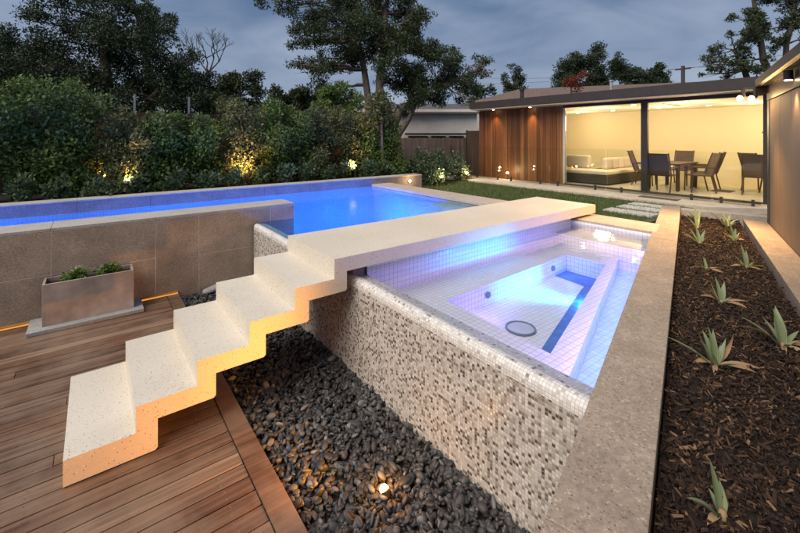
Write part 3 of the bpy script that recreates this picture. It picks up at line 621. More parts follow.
for (x, y_), gr, dy, lab in agaves:
    t_ = thing('agave', (x, y_, .712), lab, 'agave', AG); m_ = MB()
    for az, e0, e1, l, w in gr: blade(m_, (x+math.cos(R(az-37))*.012, y_+math.sin(R(az-37))*.012, .715), R(az-37), R(e0), R(e1), l*1.02, w*1.05, 8)
    az0 = random.uniform(0, 360); ml = sum(q[3] for q in gr)/len(gr)
    for q in range(5 if x > 2 else 1): blade(m_, (x+math.cos(R(az0+q*72))*.016, y_+math.sin(R(az0+q*72))*.016, .715), R(az0+q*72+random.uniform(-20, 20)), R(random.uniform(35, 70)), R(random.uniform(15, 60)), ml*random.uniform(.4, .7), random.uniform(.02, .032), 6, random.uniform(-.3, .3))
    obj('rosette', m_, 'agave_leaf', t_, smooth=True); m_ = MB()
    m_.tube([(x, y_, .70), (x, y_, .725), (x, y_, .745)], [.014, .016, .009], 9)
    for az, e0, e1, l in dy: blade(m_, (x+math.cos(R(az-37))*.02, y_+math.sin(R(az-37))*.02, .73), R(az-37), R(e0), R(e1), l, .026, 7, random.uniform(-2.4, 2.4))
    obj('dry_leaf', m_, 'dry_leaf', t_, smooth=True)

# ------------------------------------------------------------------ side building on the right
sb = thing('side_building', sn(1, 1.4, .3), 'tan panelled building with dark gutter along the right edge', 'building')
pn = MB(); js = [-4.5, -3.4, -2.3, -1.2, -.1, 1.0, 2.1, 3.05, 3.99, 4.63, 5.36]
for a_, b_ in zip(js, js[1:]):
    pr = strip(a_+.003, b_-.003, 1.262, 1.29, .50, 2.50); pn.add(pr.v, pr.f)
obj('wall_panel', pn, 'panel_wall', sb, .004); obj('wall', strip(-4.5, 5.36, 1.291, 3.0, .1, 2.62), 'gutter_steel', sb)
obj('corner_post', strip(5.362, 5.52, 1.255, 1.33, .50, 2.50), 'dark_steel', sb)
obj('soffit', strip(-4.5, 5.48, 1.15, 1.32, 2.70, 2.715), 'gutter_steel', sb); obj('wall_beam', strip(-4.5, 5.47, 1.245, 1.30, 2.505, 2.699), 'gutter_steel', sb)
gt = MB(); pf = [(1.215, 2.70), (1.16, 2.695), (1.135, 2.715), (1.125, 2.80), (1.13, 2.807), (1.142, 2.80), (1.15, 2.76), (1.21, 2.76)]; nv = len(pf)
gt.add([sn(-4.5, a_, b_) for a_, b_ in pf]+[sn(5.52, a_, b_) for a_, b_ in pf], [(i, i+1, nv+i+1, nv+i) for i in range(nv-1)]+[tuple(range(nv, 2*nv))])
obj('gutter', gt, 'gutter_steel', sb); obj('end_fascia', strip(5.485, 5.515, 1.135, 3.0, 2.60, 2.81), 'gutter_steel', sb)
rf = MB(); rf.add([sn(-4.5, 1.16, 2.81), sn(5.52, 1.16, 2.81), sn(5.52, 3.2, 3.1), sn(-4.5, 3.2, 3.1), sn(-4.5, 1.16, 2.79), sn(5.52, 1.16, 2.79), sn(5.52, 3.2, 3.08), sn(-4.5, 3.2, 3.08)], [(0, 1, 2, 3), (7, 6, 5, 4), (0, 4, 5, 1), (1, 5, 6, 2), (2, 6, 7, 3), (3, 7, 4, 0)])
obj('roof', rf, 'roof_sheet', sb)
def spot_fix(p, label, aim, energy, twin=None):
    t_ = thing('eave_spotlight', p, label, 'light', 'warm spotlights under the eaves of the side building'); p = Vector(p); d = (Vector(aim)-p).normalized()
    for o_ in ([Vector((0, 0, 0))] if twin is None else [Vector((0, 0, 0)), twin]):
        q = p+o_; obj('housing', MB().tube([q+Vector((0, 0, .12)), q, q+d*.05], [.016, .03, .045] if twin is not None else [.03, .034, .036], 14) if twin is not None else MB().cyl(q+Vector((0, 0, .12)), .04, -.10, 14), 'dark_steel', t_)
        lb = MB()
        if twin is None: obj('lens', MB().cyl(q+Vector((0, 0, .019)), .032, .006, 16, d), 'warm_disc', t_); continue
        lb.add([q+d*.06+Vector(v_)*(.036 if twin is not None else .03) for v_ in IV], [tuple(f_) for f_ in IF]); obj('bulb', lb, 'warm_bulb', t_, smooth=True)
    if twin is not None: obj('arm', MB().tube([p+Vector((0, 0, .11)), p+twin+Vector((0, 0, .11)), p+Vector((.13, -.1, .13))], .014, 8), 'dark_steel', t_)
    if twin is not None: lamp('eave_lamp', 'SPOT', p+Vector((-.14, .06, -.08)), energy*1.9, (1, .55, .19), .05, p+Vector((-.95, .62, -1.35)), 104, .9, parent=t_); lamp('eave_lamp', 'POINT', p+Vector((-.10, .06, -.12)), 3, (1, .56, .20), .05, parent=t_)
    else: lamp('eave_lamp', 'SPOT', p+d*.10, energy, (1, .60, .25), .04, p+d, 110, .8, parent=t_)
p = sn(5.34, 1.11, 2.56); spot_fix(p, 'bright warm twin spotlight under the far end of the side building eaves', p+Vector((-.55, .35, -.35)), 190, Vector((-.02, .12, .01)))
p = sn(3.72, 1.20, 2.57); spot_fix(p, 'warm downlight washing the side building wall near the right edge', p+Vector((0, 0, -1)), 9.0)

# ------------------------------------------------------------------ cabin (pool house)
cb = thing('pool_house', (13.3, 3.0, .3), 'flat roofed pool house with timber cladding and wide glass doors lit from within', 'building')
XC = 11.62; VR, VLf, VT = -2.6, 7.0, 3.66; XB = 15.2; ZF, ZC = .56, 2.9
obj('floor', box((XC, VR, .3), (XB, VLf, ZF)), 'floor_tile', cb); obj('ceiling', box((XC, VR, ZC), (XB, VLf, ZC+.06)), 'ceiling_white', cb)
obj('back_wall', box((XB, VR, .3), (XB+.12, VLf, 3.0)), 'cream_wall', cb); obj('end_wall', box((XC+.05, VR-.12, .3), (XB, VR-.001, 3.0)), 'cream_wall', cb); obj('partition', box((XC+.06, VLf-.1, .3), (XB-.001, VLf-.001, 2.899)), 'cream_wall', cb)
cl = MB(); y_ = VT+.03
while y_ < VLf: w_ = random.choice((.09, .115, .14)); cl.box((XC-.02, y_, .5), (XC+random.uniform(0, .012)-.045, y_+w_-.006, 2.97)); y_ += w_
obj('timber_cladding', cl, 'cladding', cb); obj('clad_backing', box((XC-.015, VT+.03, .5), (XC+.05, VLf, 2.97)), 'black', cb)
obj('roof', MB().add([(11.08, VR-.4, 3.25), (15.7, VR-.4, 3.42), (15.7, 7.6, 3.42), (11.08, 7.6, 3.25), (11.08, VR-.4, 3.2), (15.7, VR-.4, 3.37), (15.7, 7.6, 3.37), (11.08, 7.6, 3.2)], [(0, 1, 2, 3), (7, 6, 5, 4), (0, 4, 5, 1), (1, 5, 6, 2), (2, 6, 7, 3), (3, 7, 4, 0)]), 'roof_sheet', cb)
obj('fascia', box((11.05, VR-.4, 3.025), (11.079, 7.05, 3.262)), 'dark_steel', cb); obj('side_fascia', box((11.08, 6.98, 3.03), (15.6, 7.05, 3.199)), 'dark_steel', cb)
obj('soffit', box((11.08, VR-.4, 2.985), (XC+.06, 7.04, 3.02)), 'soffit', cb); obj('header', box((XC-.03, VR, 2.90), (XC+.05, VT+.03, 2.984)), 'dark_steel', cb)
for y0, y1 in ((1.33, 1.49), (-1.03, -.93), (VT-.035, VT+.028), (-2.58, -2.5)): obj('door_frame', box((XC-.05, y0, ZF), (XC+.05, y1, 2.899)), 'dark_steel' if y0 < 3 else 'trim', cb, .004)
for y0, y1 in ((1.492, VT-.037), (-.928, 1.328)): obj('glass_door', box((XC-.006, y0, ZF+.03), (XC+.006, y1, 2.895)), 'door_glass', cb)
obj('door_track', box((XC-.06, VR, ZF+.001), (XC+.055, VT, ZF+.028)), 'dark_steel', cb)
obj('air_vent', box((12.2, 1.15, 2.888), (13.4, 1.22, 2.899)), 'black', cb)
for x, y_ in ((14.07, 4.56), (12.06, 3.31), (13.79, 3.2), (11.9, 1.8), (13.63, 1.79), (11.9, .57), (13.75, .59), (13.8, -1.0), (12.2, 5.4)):
    o_ = obj('downlight', MB().cyl((x, y_, 2.885), .075, .015, 18), 'trim', cb); obj('lens', MB().cyl((x, y_, 2.878), .06, .006, 18), 'warm_disc', o_)
for x, y_ in ((13.9, 4.4), (12.6, 3.0), (13.5, 1.6), (12.3, .6), (13.8, -.4), (13.6, -1.7)): lamp('room_lamp', 'POINT', (x, y_, 2.45), 30, (1, .76, .46), .25, parent=cb)
obj('wall_shelf', box((13.6, VR+.0, 2.1), (13.9, -.55, 2.14)), 'furniture_timber', cb)
for y_ in (6.25, 4.75):
    o_ = obj('soffit_light', MB().cyl((11.42, y_, 2.975), .05, .012, 16), 'trim', cb); obj('lens', MB().cyl((11.42, y_, 2.968), .04, .006, 16), 'warm_disc', o_)
    lamp('soffit_lamp', 'SPOT', (11.40, y_, 2.95), 38, WARM, .03, (11.56, y_, .6), 75, .9, cb)
# interior furniture
sf = thing('sofa', (13.2, 3.4, ZF), 'dark wicker corner sofa with cream cushions inside the pool house', 'sofa')
obj('base', MB().box((12.2, 2.62, ZF+.03), (13.0, 3.95, ZF+.30)).box((13.001, 2.62, ZF+.03), (15.1, 3.3, ZF+.30)), 'wicker', sf, .02)
obj('seat_cushion', box((12.2, 2.64, ZF+.302), (13.0, 3.93, ZF+.42)), 'cushion', sf, .04, seg=3)
for i in range(3): obj('seat_cushion', box((13.01+i*.69, 2.64, ZF+.302), (13.69+i*.69, 3.28, ZF+.42)), 'cushion', sf, .04, seg=3)
obj('back_rest', box((14.0, 3.31, ZF+.03), (15.1, 3.9, ZF+.35)), 'wicker', sf, .02)
for i in range(5): obj('back_cushion', box((12.95+i*.43, 3.0, ZF+.425), (13.33+i*.43, 3.17, ZF+.78)), 'cushion', sf, .06, seg=3)
obj('back_cushion', box((12.9, 3.55, ZF+.425), (13.08, 4.35, ZF+.85)), 'cushion', sf, .06, seg=3)
obj('side_bench', box((12.3, 3.96, ZF+.03), (13.1, 4.5, ZF+.30)), 'wicker', sf, .02)
ch = thing('dining_chair', (0, 0, 0), 'x', 'chair', 'timber dining chairs inside the pool house')
obj('seat', box((-.23, -.24, .43), (.23, .24, .46)), 'sling', ch, .01); bk = MB()
bk.add([(-.22, .22, .46), (.22, .22, .46), (.22, .40, 1.02), (-.22, .40, 1.02), (-.22, .25, .46), (.22, .25, .46), (.22, .43, 1.02), (-.22, .43, 1.02)], [(0, 1, 2, 3), (7, 6, 5, 4), (0, 4, 5, 1), (1, 5, 6, 2), (2, 6, 7, 3), (3, 7, 4, 0)])
obj('backrest', bk, 'sling', ch)
for sx in (-1, 1):
    obj('leg', MB().tube([(sx*.24, -.24, 0), (sx*.24, -.22, .64)], .018, 8), 'furniture_timber', ch)
    obj('leg', MB().tube([(sx*.24, .30, 0), (sx*.24, .20, .44), (sx*.24, .40, 1.03)], .018, 8), 'furniture_timber', ch)
    obj('armrest', MB().box((sx*.24-.022, -.25, .64), (sx*.24+.022, .28, .665)), 'furniture_timber', ch)
spots = [(12.05, 1.12, 96, 'brown dining chair nearest the door frame with its back to the pool'), (12.75, .55, 215, 'dining chair at the right end of the table pulled out'), (13.3, .62, 200, 'second dining chair along the right side of the table'), (13.9, .68, 195, 'farthest dining chair along the right side of the table'),
         (14.3, 1.45, 270, 'dining chair at the far head of the table'), (13.3, 2.05, 10, 'dining chair on the far side of the table by the sofa'), (13.3, -.48, 100, 'mirrored dining chair at the right behind the glass fence edge'), (13.9, -.95, 150, 'mirrored dining chair half hidden by the right door jamb'), (14.2, -.4, 60, 'mirrored dining chair against the back wall at the right')]  # the last three chairs model a mirror image in the glass door
for i, (x, y_, a_, lab) in enumerate(spots):
    c_ = ch if i == 0 else copy_tree(ch); c_.location = (x, y_, ZF); c_.rotation_euler = (0, 0, R(a_) if i else R(90)); c_['label'] = lab
tb = thing('dining_table', (13.1, 1.3, ZF), 'dark timber dining table inside the pool house', 'table')
obj('tabletop', box((12.45, .88, ZF+.69), (13.95, 1.72, ZF+.73)), 'furniture_timber', tb, .006)
for x in (12.52, 13.86):
    for y_ in (.95, 1.65): obj('leg', box((x-.04, y_-.04, ZF), (x+.04, y_+.04, ZF+.689)), 'furniture_timber', tb, .004)
tb = thing('side_table', (13.7, -1.2, ZF), 'dark low table beside the chairs at the right door jamb', 'table')
obj('tabletop', box((13.2, -1.5, ZF+.66), (14.3, -.98, ZF+.70)), 'furniture_timber', tb, .006)
for x in (13.27, 14.23):
    for y_ in (-1.43, -1.05): obj('leg', box((x-.035, y_-.035, ZF), (x+.035, y_+.035, ZF+.659)), 'furniture_timber', tb, .004)
tag(obj('floor_mat', box((13.2, .0, ZF+.002), (13.7, .42, ZF+.014)), 'mat'), 'brown mat on the pool house floor near the chairs', 'mat')
tag(obj('door_mat', box((10.55, .35, ZF+.002), (10.8, 1.15, ZF+.016)), 'mat'), 'long brown doormat on the patio outside the glass fence', 'mat')

# glass pool fence
GF = 'frameless glass pool fence panels'
for y1, y0, lab in ((8.0, 6.92, 'glass fence panel at the left in front of the shrubs'), (6.86, 5.5, 'glass fence panel before the left half of the timber cladding'), (5.44, 3.84, 'glass fence panel before the right half of the timber cladding'), (3.78, 2.15, 'glass fence panel in front of the sofa'), (2.09, -.16, 'widest glass fence panel in front of the dining table'), (-.22, -1.0, 'narrow glass fence panel beside the side building')):
    t_ = thing('glass_fence_panel', (11.0, (y0+y1)/2, ZF), lab, 'glass fence', GF)
    obj('pane', box((10.994, y0, ZF+.075), (11.006, y1, ZF+1.12)), 'fence_glass', t_); obj('bottom_rail', box((10.985, y0, ZF+.055), (11.015, y1, ZF+.074)), 'dark_steel', t_)
    for f_ in (.16, .84):
        yy = y0+(y1-y0)*f_; obj('spigot', box((10.975, yy-.025, ZF), (11.025, yy+.025, ZF+.14)), 'dark_steel', t_, .004)

# ------------------------------------------------------------------ fences at the back
bf = thing('batten_fence', (1.5, 8.0, .44), 'dark horizontal batten fence behind the hedge', 'fence'); m_ = MB(); z = .5
while z < 2.52: m_.box((-5, 7.99, z), (7.62, 8.012, z+.062)); z += .072
obj('batten', m_, 'batten_timber', bf)
for x in np.arange(-4.9, 7.7, 1.56): obj('post', box((x, 8.013, .44), (x+.07, 8.08, 2.56)), 'batten_timber', bf)
obj('backing', box((-5, 8.085, .45), (7.62, 8.10, 2.5)), 'black', bf)
bf = thing('batten_screen', (8.0, 8.0, .44), 'short brown slatted screen at the end of the dark fence', 'fence'); m_ = MB(); z = .5
while z < 1.98: m_.box((7.66, 7.95, z), (8.25, 7.972, z+.05)); z += .06
obj('batten', m_, 'brown_batten', bf); obj('post', box((8.18, 7.973, .44), (8.25, 8.04, 2.03)), 'brown_batten', bf)
pf_ = thing('paling_fence', (10.3, 8.0, .44), 'grey brown vertical paling fence before the white house', 'fence'); m_ = MB(); x = 8.28
while x < 12.4: w_ = .098; m_.box((x, 8.0+random.uniform(0, .012), .46), (x+w_-.006, 8.025, 1.97+random.uniform(-.012, .012))); x += w_
obj('paling', m_, 'fence_timber', pf_)
for z in (.8, 1.65): obj('rail', box((8.28, 8.026, z), (12.4, 8.07, z+.09)), 'fence_timber', pf_)
gt_ = thing('side_gate', (12.0, 7.5, .44), 'dark screen gate between the paling fence and the pool house', 'gate')
obj('gate_panel', MB().prism([(11.9, 7.03), (11.94, 7.03), (11.94, 7.97), (11.9, 7.97)], .5, 2.25), 'batten_timber', gt_); obj('gate_post', box((11.88, 7.975, .44), (11.96, 8.0, 2.28)), 'dark_steel', gt_)
for px_, lab in ((.887, 'thin galvanised post rising above the hedge at the left'), (2.02, 'thin galvanised post rising above the hedge toward the middle'), (-.3, 'thin galvanised post above the hedge near the left edge')):
    tag(obj('steel_post', box((px_-.02, 8.11, .44), (px_+.02, 8.15, 3.0)), 'galv'), lab, 'post', 'galvanised posts behind the hedge')

# ------------------------------------------------------------------ planting
def stems(parent, base, tops, r, mat='dark_bark'):
    m_ = MB()
    for t_ in tops: mid = (Vector(base)+Vector(t_))/2+Vector((random.uniform(-.08, .08), random.uniform(-.08, .08), 0)); m_.tube([base, mid, t_], [r, r*.75, r*.35], 6)
    obj('stem', m_, mat, parent)
struct('hedge_bed', box((-8, 5.746, .3), (7.32, 8.3, .86)), 'soil')
HG = 'tall shrubs of the hedge behind the pool'
hd = [(-2.7, 2.9), (-1.75, 3.0), (-.9, 3.05), (-.1, 2.95), (.72, 2.42), (1.45, 2.38), (2.15, 2.4), (2.85, 2.75), (3.55, 2.85), (4.3, 2.6), (5.0, 2.65), (5.75, 2.7), (6.4, 2.45), (7.05, 2.6)]
hl = ['dark green hedge shrub outermost at the left edge', 'deep green hedge shrub second from the left edge', 'tall bushy hedge shrub left of the first galvanised post', 'tall dense green hedge shrub beside the orange lit gap', 'olive hedge shrub glowing yellow in front of the leftmost uplight', 'dark hedge shrub between the two galvanised posts', 'low topped hedge shrub by the second galvanised post',
      'olive hedge shrub glowing yellow over the middle uplight', 'taller green hedge shrub right of the middle glow', 'dark hedge shrub between the middle and right glow', 'olive hedge shrub left of the right uplight', 'hedge shrub glowing yellow over the rightmost uplight', 'thin hedge shrub left of the slender pale trunk', 'last hedge shrub before the bare dark fence']
for i, ((x, top), lab) in enumerate(zip(hd, hl)):
    y_ = 6.75+random.uniform(-.15, .15); t_ = thing('hedge_shrub', (x, y_, .86), lab, 'shrub', HG); cs_ = []; rs_ = []
    for q_ in range(20):
        h = .08+.92*(q_+random.random())/20; zz_ = .95+(top-.95)*h; w_ = .52*(1-.55*max(0, h-.5)); cs_.append((x+random.gauss(0, .24), y_+random.gauss(0, .2), zz_)); r_ = random.uniform(.2, .36)*(1.15-.45*h); rs_.append((r_, r_, r_*random.uniform(.9, 1.3)))
    leafobj('foliage', t_, 'hedge_leaf_olive' if i in (4, 7, 10, 11) else 'hedge_leaf', cs_, rs_, 7000, .08, aspect=2.0, shell=.35, up=.5)
    stems(t_, (x, y_, .85), [c_ for c_ in cs_[:7]], .022)
tk = thing('slender_tree', (6.62, 6.3, .86), 'slender young tree with a pale lit trunk before the dark fence', 'tree')
obj('trunk', MB().tube([(6.62, 6.3, .85), (6.64, 6.32, 1.6), (6.62, 6.33, 2.5), (6.66, 6.34, 3.0)], [.045, .04, .03, .015], 10), 'bark', tk)
leafobj('crown', tk, 'hedge_leaf_olive', [(6.6, 6.35, 2.7), (6.85, 6.3, 2.5), (6.4, 6.4, 2.45), (6.65, 6.4, 3.05), (6.9, 6.45, 2.9), (6.95, 6.4, 2.1), (6.3, 6.3, 2.9)], [.28, .25, .25, .28, .22, .2, .25], 1900, .11, shell=.3)
for i in range(17):
    x = -2.6+i*.57+random.uniform(-.08, .08); y_ = 6.02+random.uniform(-.08, .1); h = random.uniform(.26, .42)
    t_ = thing('edging_shrub', (x, y_, .86), 'knee high leafy shrub in the row along the pool back wall', 'shrub', 'low leafy shrubs along the pool back wall')
    leafobj('foliage', t_, 'cover_leaf', [(x+random.gauss(0, .08), y_+random.gauss(0, .06), .88+random.uniform(.05, h)) for _ in range(7)], [random.uniform(.09, .15) for _ in range(7)], 420, .085, aspect=1.9, shell=.3, up=.7)
def uplight(x, y_, label, e, aim, col=(1, .54, .22)):
    t_ = thing('uplight', (x, y_, .86), label, 'light', 'hedge uplights'); p = Vector((x, y_-.37 if y_ < 6.5 else y_, 1.14)); d = (Vector(aim)-p).normalized()
    obj('housing', MB().tube([p-Vector((0, 0, .28)), p-Vector((0, 0, .02)), p, p+d*.06], [.01, .01, .03, .035], 12), 'dark_steel', t_); obj('lens', MB().cyl(p+d*.062, .03, .004, 12, d), 'warm_bulb', t_)
    lamp('hedge_lamp', 'SPOT', p+d*.09, e*1.75, col, .03, aim+Vector((0, 0, .15)) if isinstance(aim, Vector) else Vector(aim)+Vector((0, 0, .15)), 118, 1, t_)
uplight(.62, 6.22, 'uplight under the leftmost yellow lit shrub', 70, (.8, 6.7, 1.9)); uplight(2.72, 6.22, 'uplight under the middle yellow lit shrub', 60, (2.85, 6.7, 1.7)); uplight(5.45, 6.2, 'uplight under the right yellow lit shrub', 80, (5.5, 6.7, 1.9))
uplight(.30, 6.95, 'uplight in the orange lit gap of the hedge', 40, (.45, 7.9, 2.1), (1, .36, .08)); uplight(3.5, 7.0, 'uplight reddening the fence mid hedge', 16, (3.6, 7.9, 1.4), (1, .32, .08)); uplight(6.4, 7.0, 'uplight reddening the dark fence by the slender tree', 25, (6.5, 7.9, 1.6), (1, .3, .08)); uplight(7.9, 7.5, 'uplight under the brown slatted screen', 10, (7.95, 7.95, 1.5), (1, .5, .15))
FG = 'flowering shrubs beside the paling fence'
for i, (x, y_, h, w_) in enumerate(((7.9, 6.6, .75, .40), (8.7, 7.2, .95, .48), (8.55, 6.3, .6, .36), (9.5, 7.35, 1.05, .5), (9.4, 6.7, .7, .4), (10.2, 7.35, .75, .42), (10.05, 6.75, .5, .32), (7.75, 7.3, .6, .4))):
    lab = ['round shrub at the end of the pool back wall', 'large flowering shrub before the left of the paling fence', 'low flowering shrub at the pool corner lawn edge', 'tallest flowering shrub before the middle of the paling fence', 'flowering shrub at the lawn edge mid bed', 'shrub beside the path light near the pool house', 'smallest shrub next to the path light', 'shrub behind the pool wall end near the brown screen'][i]
    t_ = thing('flowering_shrub', (x, y_, .48), lab, 'shrub', FG); cs_ = [(x+random.gauss(0, w_*.45), y_+random.gauss(0, w_*.45), .5+random.uniform(.12, h)) for _ in range(9)]
    leafobj('foliage', t_, 'cover_leaf', cs_, [random.uniform(.16, .26) for _ in cs_], 950, .10, shell=.3, up=.6); leafobj('flower', t_, 'petal', cs_, [.27]*len(cs_), 40, .05, aspect=1.1, shell=1)['kind'] = 'stuff'
for x, y_, lab in ((10.15, 6.35, 'glowing path light at the edge of the flowering shrubs'), (11.3, 5.55, 'glowing path light in front of the timber cladding'), (8.6, 5.95, 'glowing path light among the shrubs by the pool corner')):
    t_ = thing('path_light', (x, y_, .5), lab, 'light', 'glowing path lights'); obj('stake', MB().cyl((x, y_, .5), .012, .26, 8), 'dark_steel', t_); obj('lamp_head', MB().cyl((x, y_, .76), .035, .05, 14), 'warm_bulb', t_); obj('cap', MB().tube([(x, y_, .811), (x, y_, .83)], [.05, .02], 14), 'dark_steel', t_)
    lamp('path_lamp', 'POINT', (x-.02, y_-.02, .9), 4.5, WARM2, .04, parent=t_)

# ------------------------------------------------------------------ trees
def limb(m_, p0, p1, r0, r1, wob=.06, seg=5, sides=7):
    p0, p1 = Vector(p0), Vector(p1); l = (p1-p0).length; pts = [p0.lerp(p1, i/seg)+(Vector((random.gauss(0, 1), random.gauss(0, 1), random.gauss(0, .4)))*wob*l if 0 < i < seg else Vector()) for i in range(seg+1)]
    m_.tube(pts, [r0+(r1-r0)*i/seg for i in range(seg+1)], sides); return pts
def tree(name, label, base, trunks, clumps, Y, mats, n, leaf_size, cat='tree', group=None, depth=.6, twig=True, shell=.3, aspect=2.4, droop=0.0, fill=.38, sub=8, dup=0, fillpoly=None):
    # clumps: (photo x, photo y, photo radius) read at distance Y, spread in depth around it
    t_ = thing(name, base, label, cat, group); m_ = MB(); cs_ = []; rs_ = []
    clumps = list(clumps)
    for _ in range(dup):
        for a_, b_, c_ in list(clumps[:len(clumps)//(1 if _ == 0 else 2)]):
            q = random.uniform(0, 2*math.pi); clumps.append((a_+math.cos(q)*c_*1.1, b_+math.sin(q)*c_*.9, c_*random.uniform(.55, .9)))
    if fillpoly:
        prof, ybot, nf, r0, r1 = fillpoly; xs = [p[0] for p in prof]
        for _ in range(nf):
            x = random.uniform(xs[0], xs[-1]); top = float(np.interp(x, xs, [p[1] for p in prof])); rr = random.uniform(r0, r1); y = random.uniform(top+rr*.8, max(top+rr, ybot)); clumps.append((x, y, rr))
    span = max(c[0] for c in clumps)-min(c[0] for c in clumps); dsp = span/398*Y*.28*depth
    for px_, py_, pr in clumps:
        q = at(px_, py_, Y); q = q+Vector((CA, SA, 0))*random.uniform(-dsp, dsp); cs_.append(q); r_ = pr/398*Y; rs_.append((r_, r_, r_*.8))
    tips = []
    for tr_ in trunks:
        pts = [Vector(base)]+[at(a_, b_, Y) for a_, b_, _ in tr_[1:]]; rads = [q[2]/398*Y/2 for q in tr_]
        fine = []; fr = []
        for i in range(len(pts)-1):
            for j in range(3): fine.append(pts[i].lerp(pts[i+1], j/3)+Vector((random.gauss(0, .03), random.gauss(0, .03), 0))); fr.append(rads[i]+(rads[i+1]-rads[i])*j/3)
        fine.append(pts[-1]); fr.append(rads[-1]); m_.tube(fine, fr, 9); tips += list(zip(fine[len(fine)//3:], fr[len(fine)//3:]))
    for c_, r_ in zip(cs_, rs_):
        b_, br = min(tips, key=lambda q: (q[0]-c_).length+max(0, q[0].z-c_.z)*.8); pts = limb(m_, b_, c_, max(.02, br*.5), .012, .06)
        if twig:
            for _ in range(5): d = Vector((random.gauss(0, 1), random.gauss(0, 1), random.gauss(0, .8))).normalized(); limb(m_, pts[random.choice((2, 3, 4))], c_+d*r_[0]*.95, .014, .005, .08, 3, 5)
    obj('trunk', m_, mats[0], t_, smooth=True)
    sub_c = []; sub_r = []
    for c_, r_ in zip(cs_, rs_):
        for _ in range(sub):
            d = Vector((random.gauss(0, 1), random.gauss(0, 1), random.gauss(0, 1))).normalized()*random.random()**.5; sub_c.append((c_.x+d.x*r_[0], c_.y+d.y*r_[1], c_.z+d.z*r_[2])); rr = r_[0]*fill*random.uniform(.65, 1.3); sub_r.append((rr, rr, rr*.8))
    leafobj('crown', t_, mats[1], sub_c, sub_r, n, leaf_size, shell=shell, aspect=aspect, droop=droop); return t_
b = at(377, 178, 17); b.z = .44
tree('gum_tree', 'tall spreading tree with two pale trunks behind the dark fence', b,
     [[(377, 178, 15), (377, 120, 9), (380, 80, 8), (385, 30, 6), (390, -20, 4)], [(375, 178, 12), (371, 115, 8), (364, 70, 6), (352, 30, 4), (340, 0, 3)], [(384, 178, 12), (392, 130, 8), (402, 108, 6), (425, 92, 4), (455, 80, 2.5)], [(384, 178, 9), (400, 132, 7), (412, 112, 4), (418, 95, 3)]],
     [(285, 4, 13), (302, 16, 15), (318, -6, 18), (335, 12, 17), (352, -8, 20), (372, 4, 20), (392, -12, 22), (410, 0, 15), (424, 10, 11), (312, 38, 13), (328, 36, 12), (342, 44, 14), (308, 62, 11), (322, 72, 14), (314, 84, 9), (332, 60, 9), (358, 26, 18), (378, 30, 18), (398, 26, 17), (352, 62, 11), (362, 48, 13), (392, 52, 16), (406, 42, 17), (420, 40, 13), (410, 64, 20), (428, 60, 19), (444, 50, 12), (400, 82, 14), (420, 84, 18), (440, 78, 18), (455, 66, 12), (416, 102, 11), (436, 98, 11), (455, 86, 11), (468, 74, 9), (478, 62, 7), (488, 70, 6), (472, 90, 6), (400, 108, 7), (462, 100, 6)],
     17, ('bark', 'gum_leaf'), 75000, .115, droop=.5, fill=.44, sub=9, dup=2)
b = at(110, 178, 15); b.z = .44
tree('dark_tree', 'huge dense dark tree towering over the hedge at the left', b, [[(110, 178, 16), (108, 110, 12), (105, 60, 8), (100, 20, 4)], [(118, 178, 12), (150, 100, 8), (185, 70, 4)], [(100, 178, 12), (70, 100, 8), (40, 70, 4)]],
     [(62, 22, 14), (72, 14, 12), (85, 20, 18), (105, 10, 18), (125, 14, 18), (145, 18, 15), (160, 28, 15), (60, 45, 20), (85, 50, 25), (112, 45, 26), (140, 45, 24), (165, 52, 20), (182, 60, 15), (40, 62, 16), (60, 72, 22), (90, 80, 26), (120, 80, 28), (150, 80, 26), (178, 82, 20), (195, 90, 18), (212, 98, 15), (30, 85, 18), (15, 70, 14), (70, 100, 22), (110, 105, 24), (150, 108, 22), (190, 110, 18), (225, 105, 12)],
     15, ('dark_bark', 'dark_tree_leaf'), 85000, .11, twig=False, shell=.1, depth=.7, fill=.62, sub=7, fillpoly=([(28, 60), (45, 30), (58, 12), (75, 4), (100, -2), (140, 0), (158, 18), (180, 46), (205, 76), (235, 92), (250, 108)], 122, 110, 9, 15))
b = at(10, 178, 16); b.z = .44
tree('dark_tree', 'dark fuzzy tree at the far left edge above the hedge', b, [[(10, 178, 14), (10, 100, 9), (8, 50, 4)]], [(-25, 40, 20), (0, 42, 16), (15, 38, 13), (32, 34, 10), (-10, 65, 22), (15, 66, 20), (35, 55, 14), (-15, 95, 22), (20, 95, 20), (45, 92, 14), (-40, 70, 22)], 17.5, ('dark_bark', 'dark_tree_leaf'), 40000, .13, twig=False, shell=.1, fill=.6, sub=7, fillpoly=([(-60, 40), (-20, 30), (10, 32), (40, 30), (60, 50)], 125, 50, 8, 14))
b = at(150, 178, 24); b.z = .44
tree('leafy_tree', 'leafy tree showing small open branches above the dark tree', b, [[(150, 178, 14), (150, 80, 8), (140, 20, 5), (120, -15, 3)]], [(85, -6, 10), (100, -2, 10), (118, 0, 9), (135, 2, 9), (145, 10, 8), (155, 6, 7), (168, 22, 8), (176, 34, 8), (165, 12, 6), (180, 45, 6), (128, -14, 12), (105, -16, 12)], 24, ('dark_bark', 'gum_leaf'), 8000, .16, dup=1)
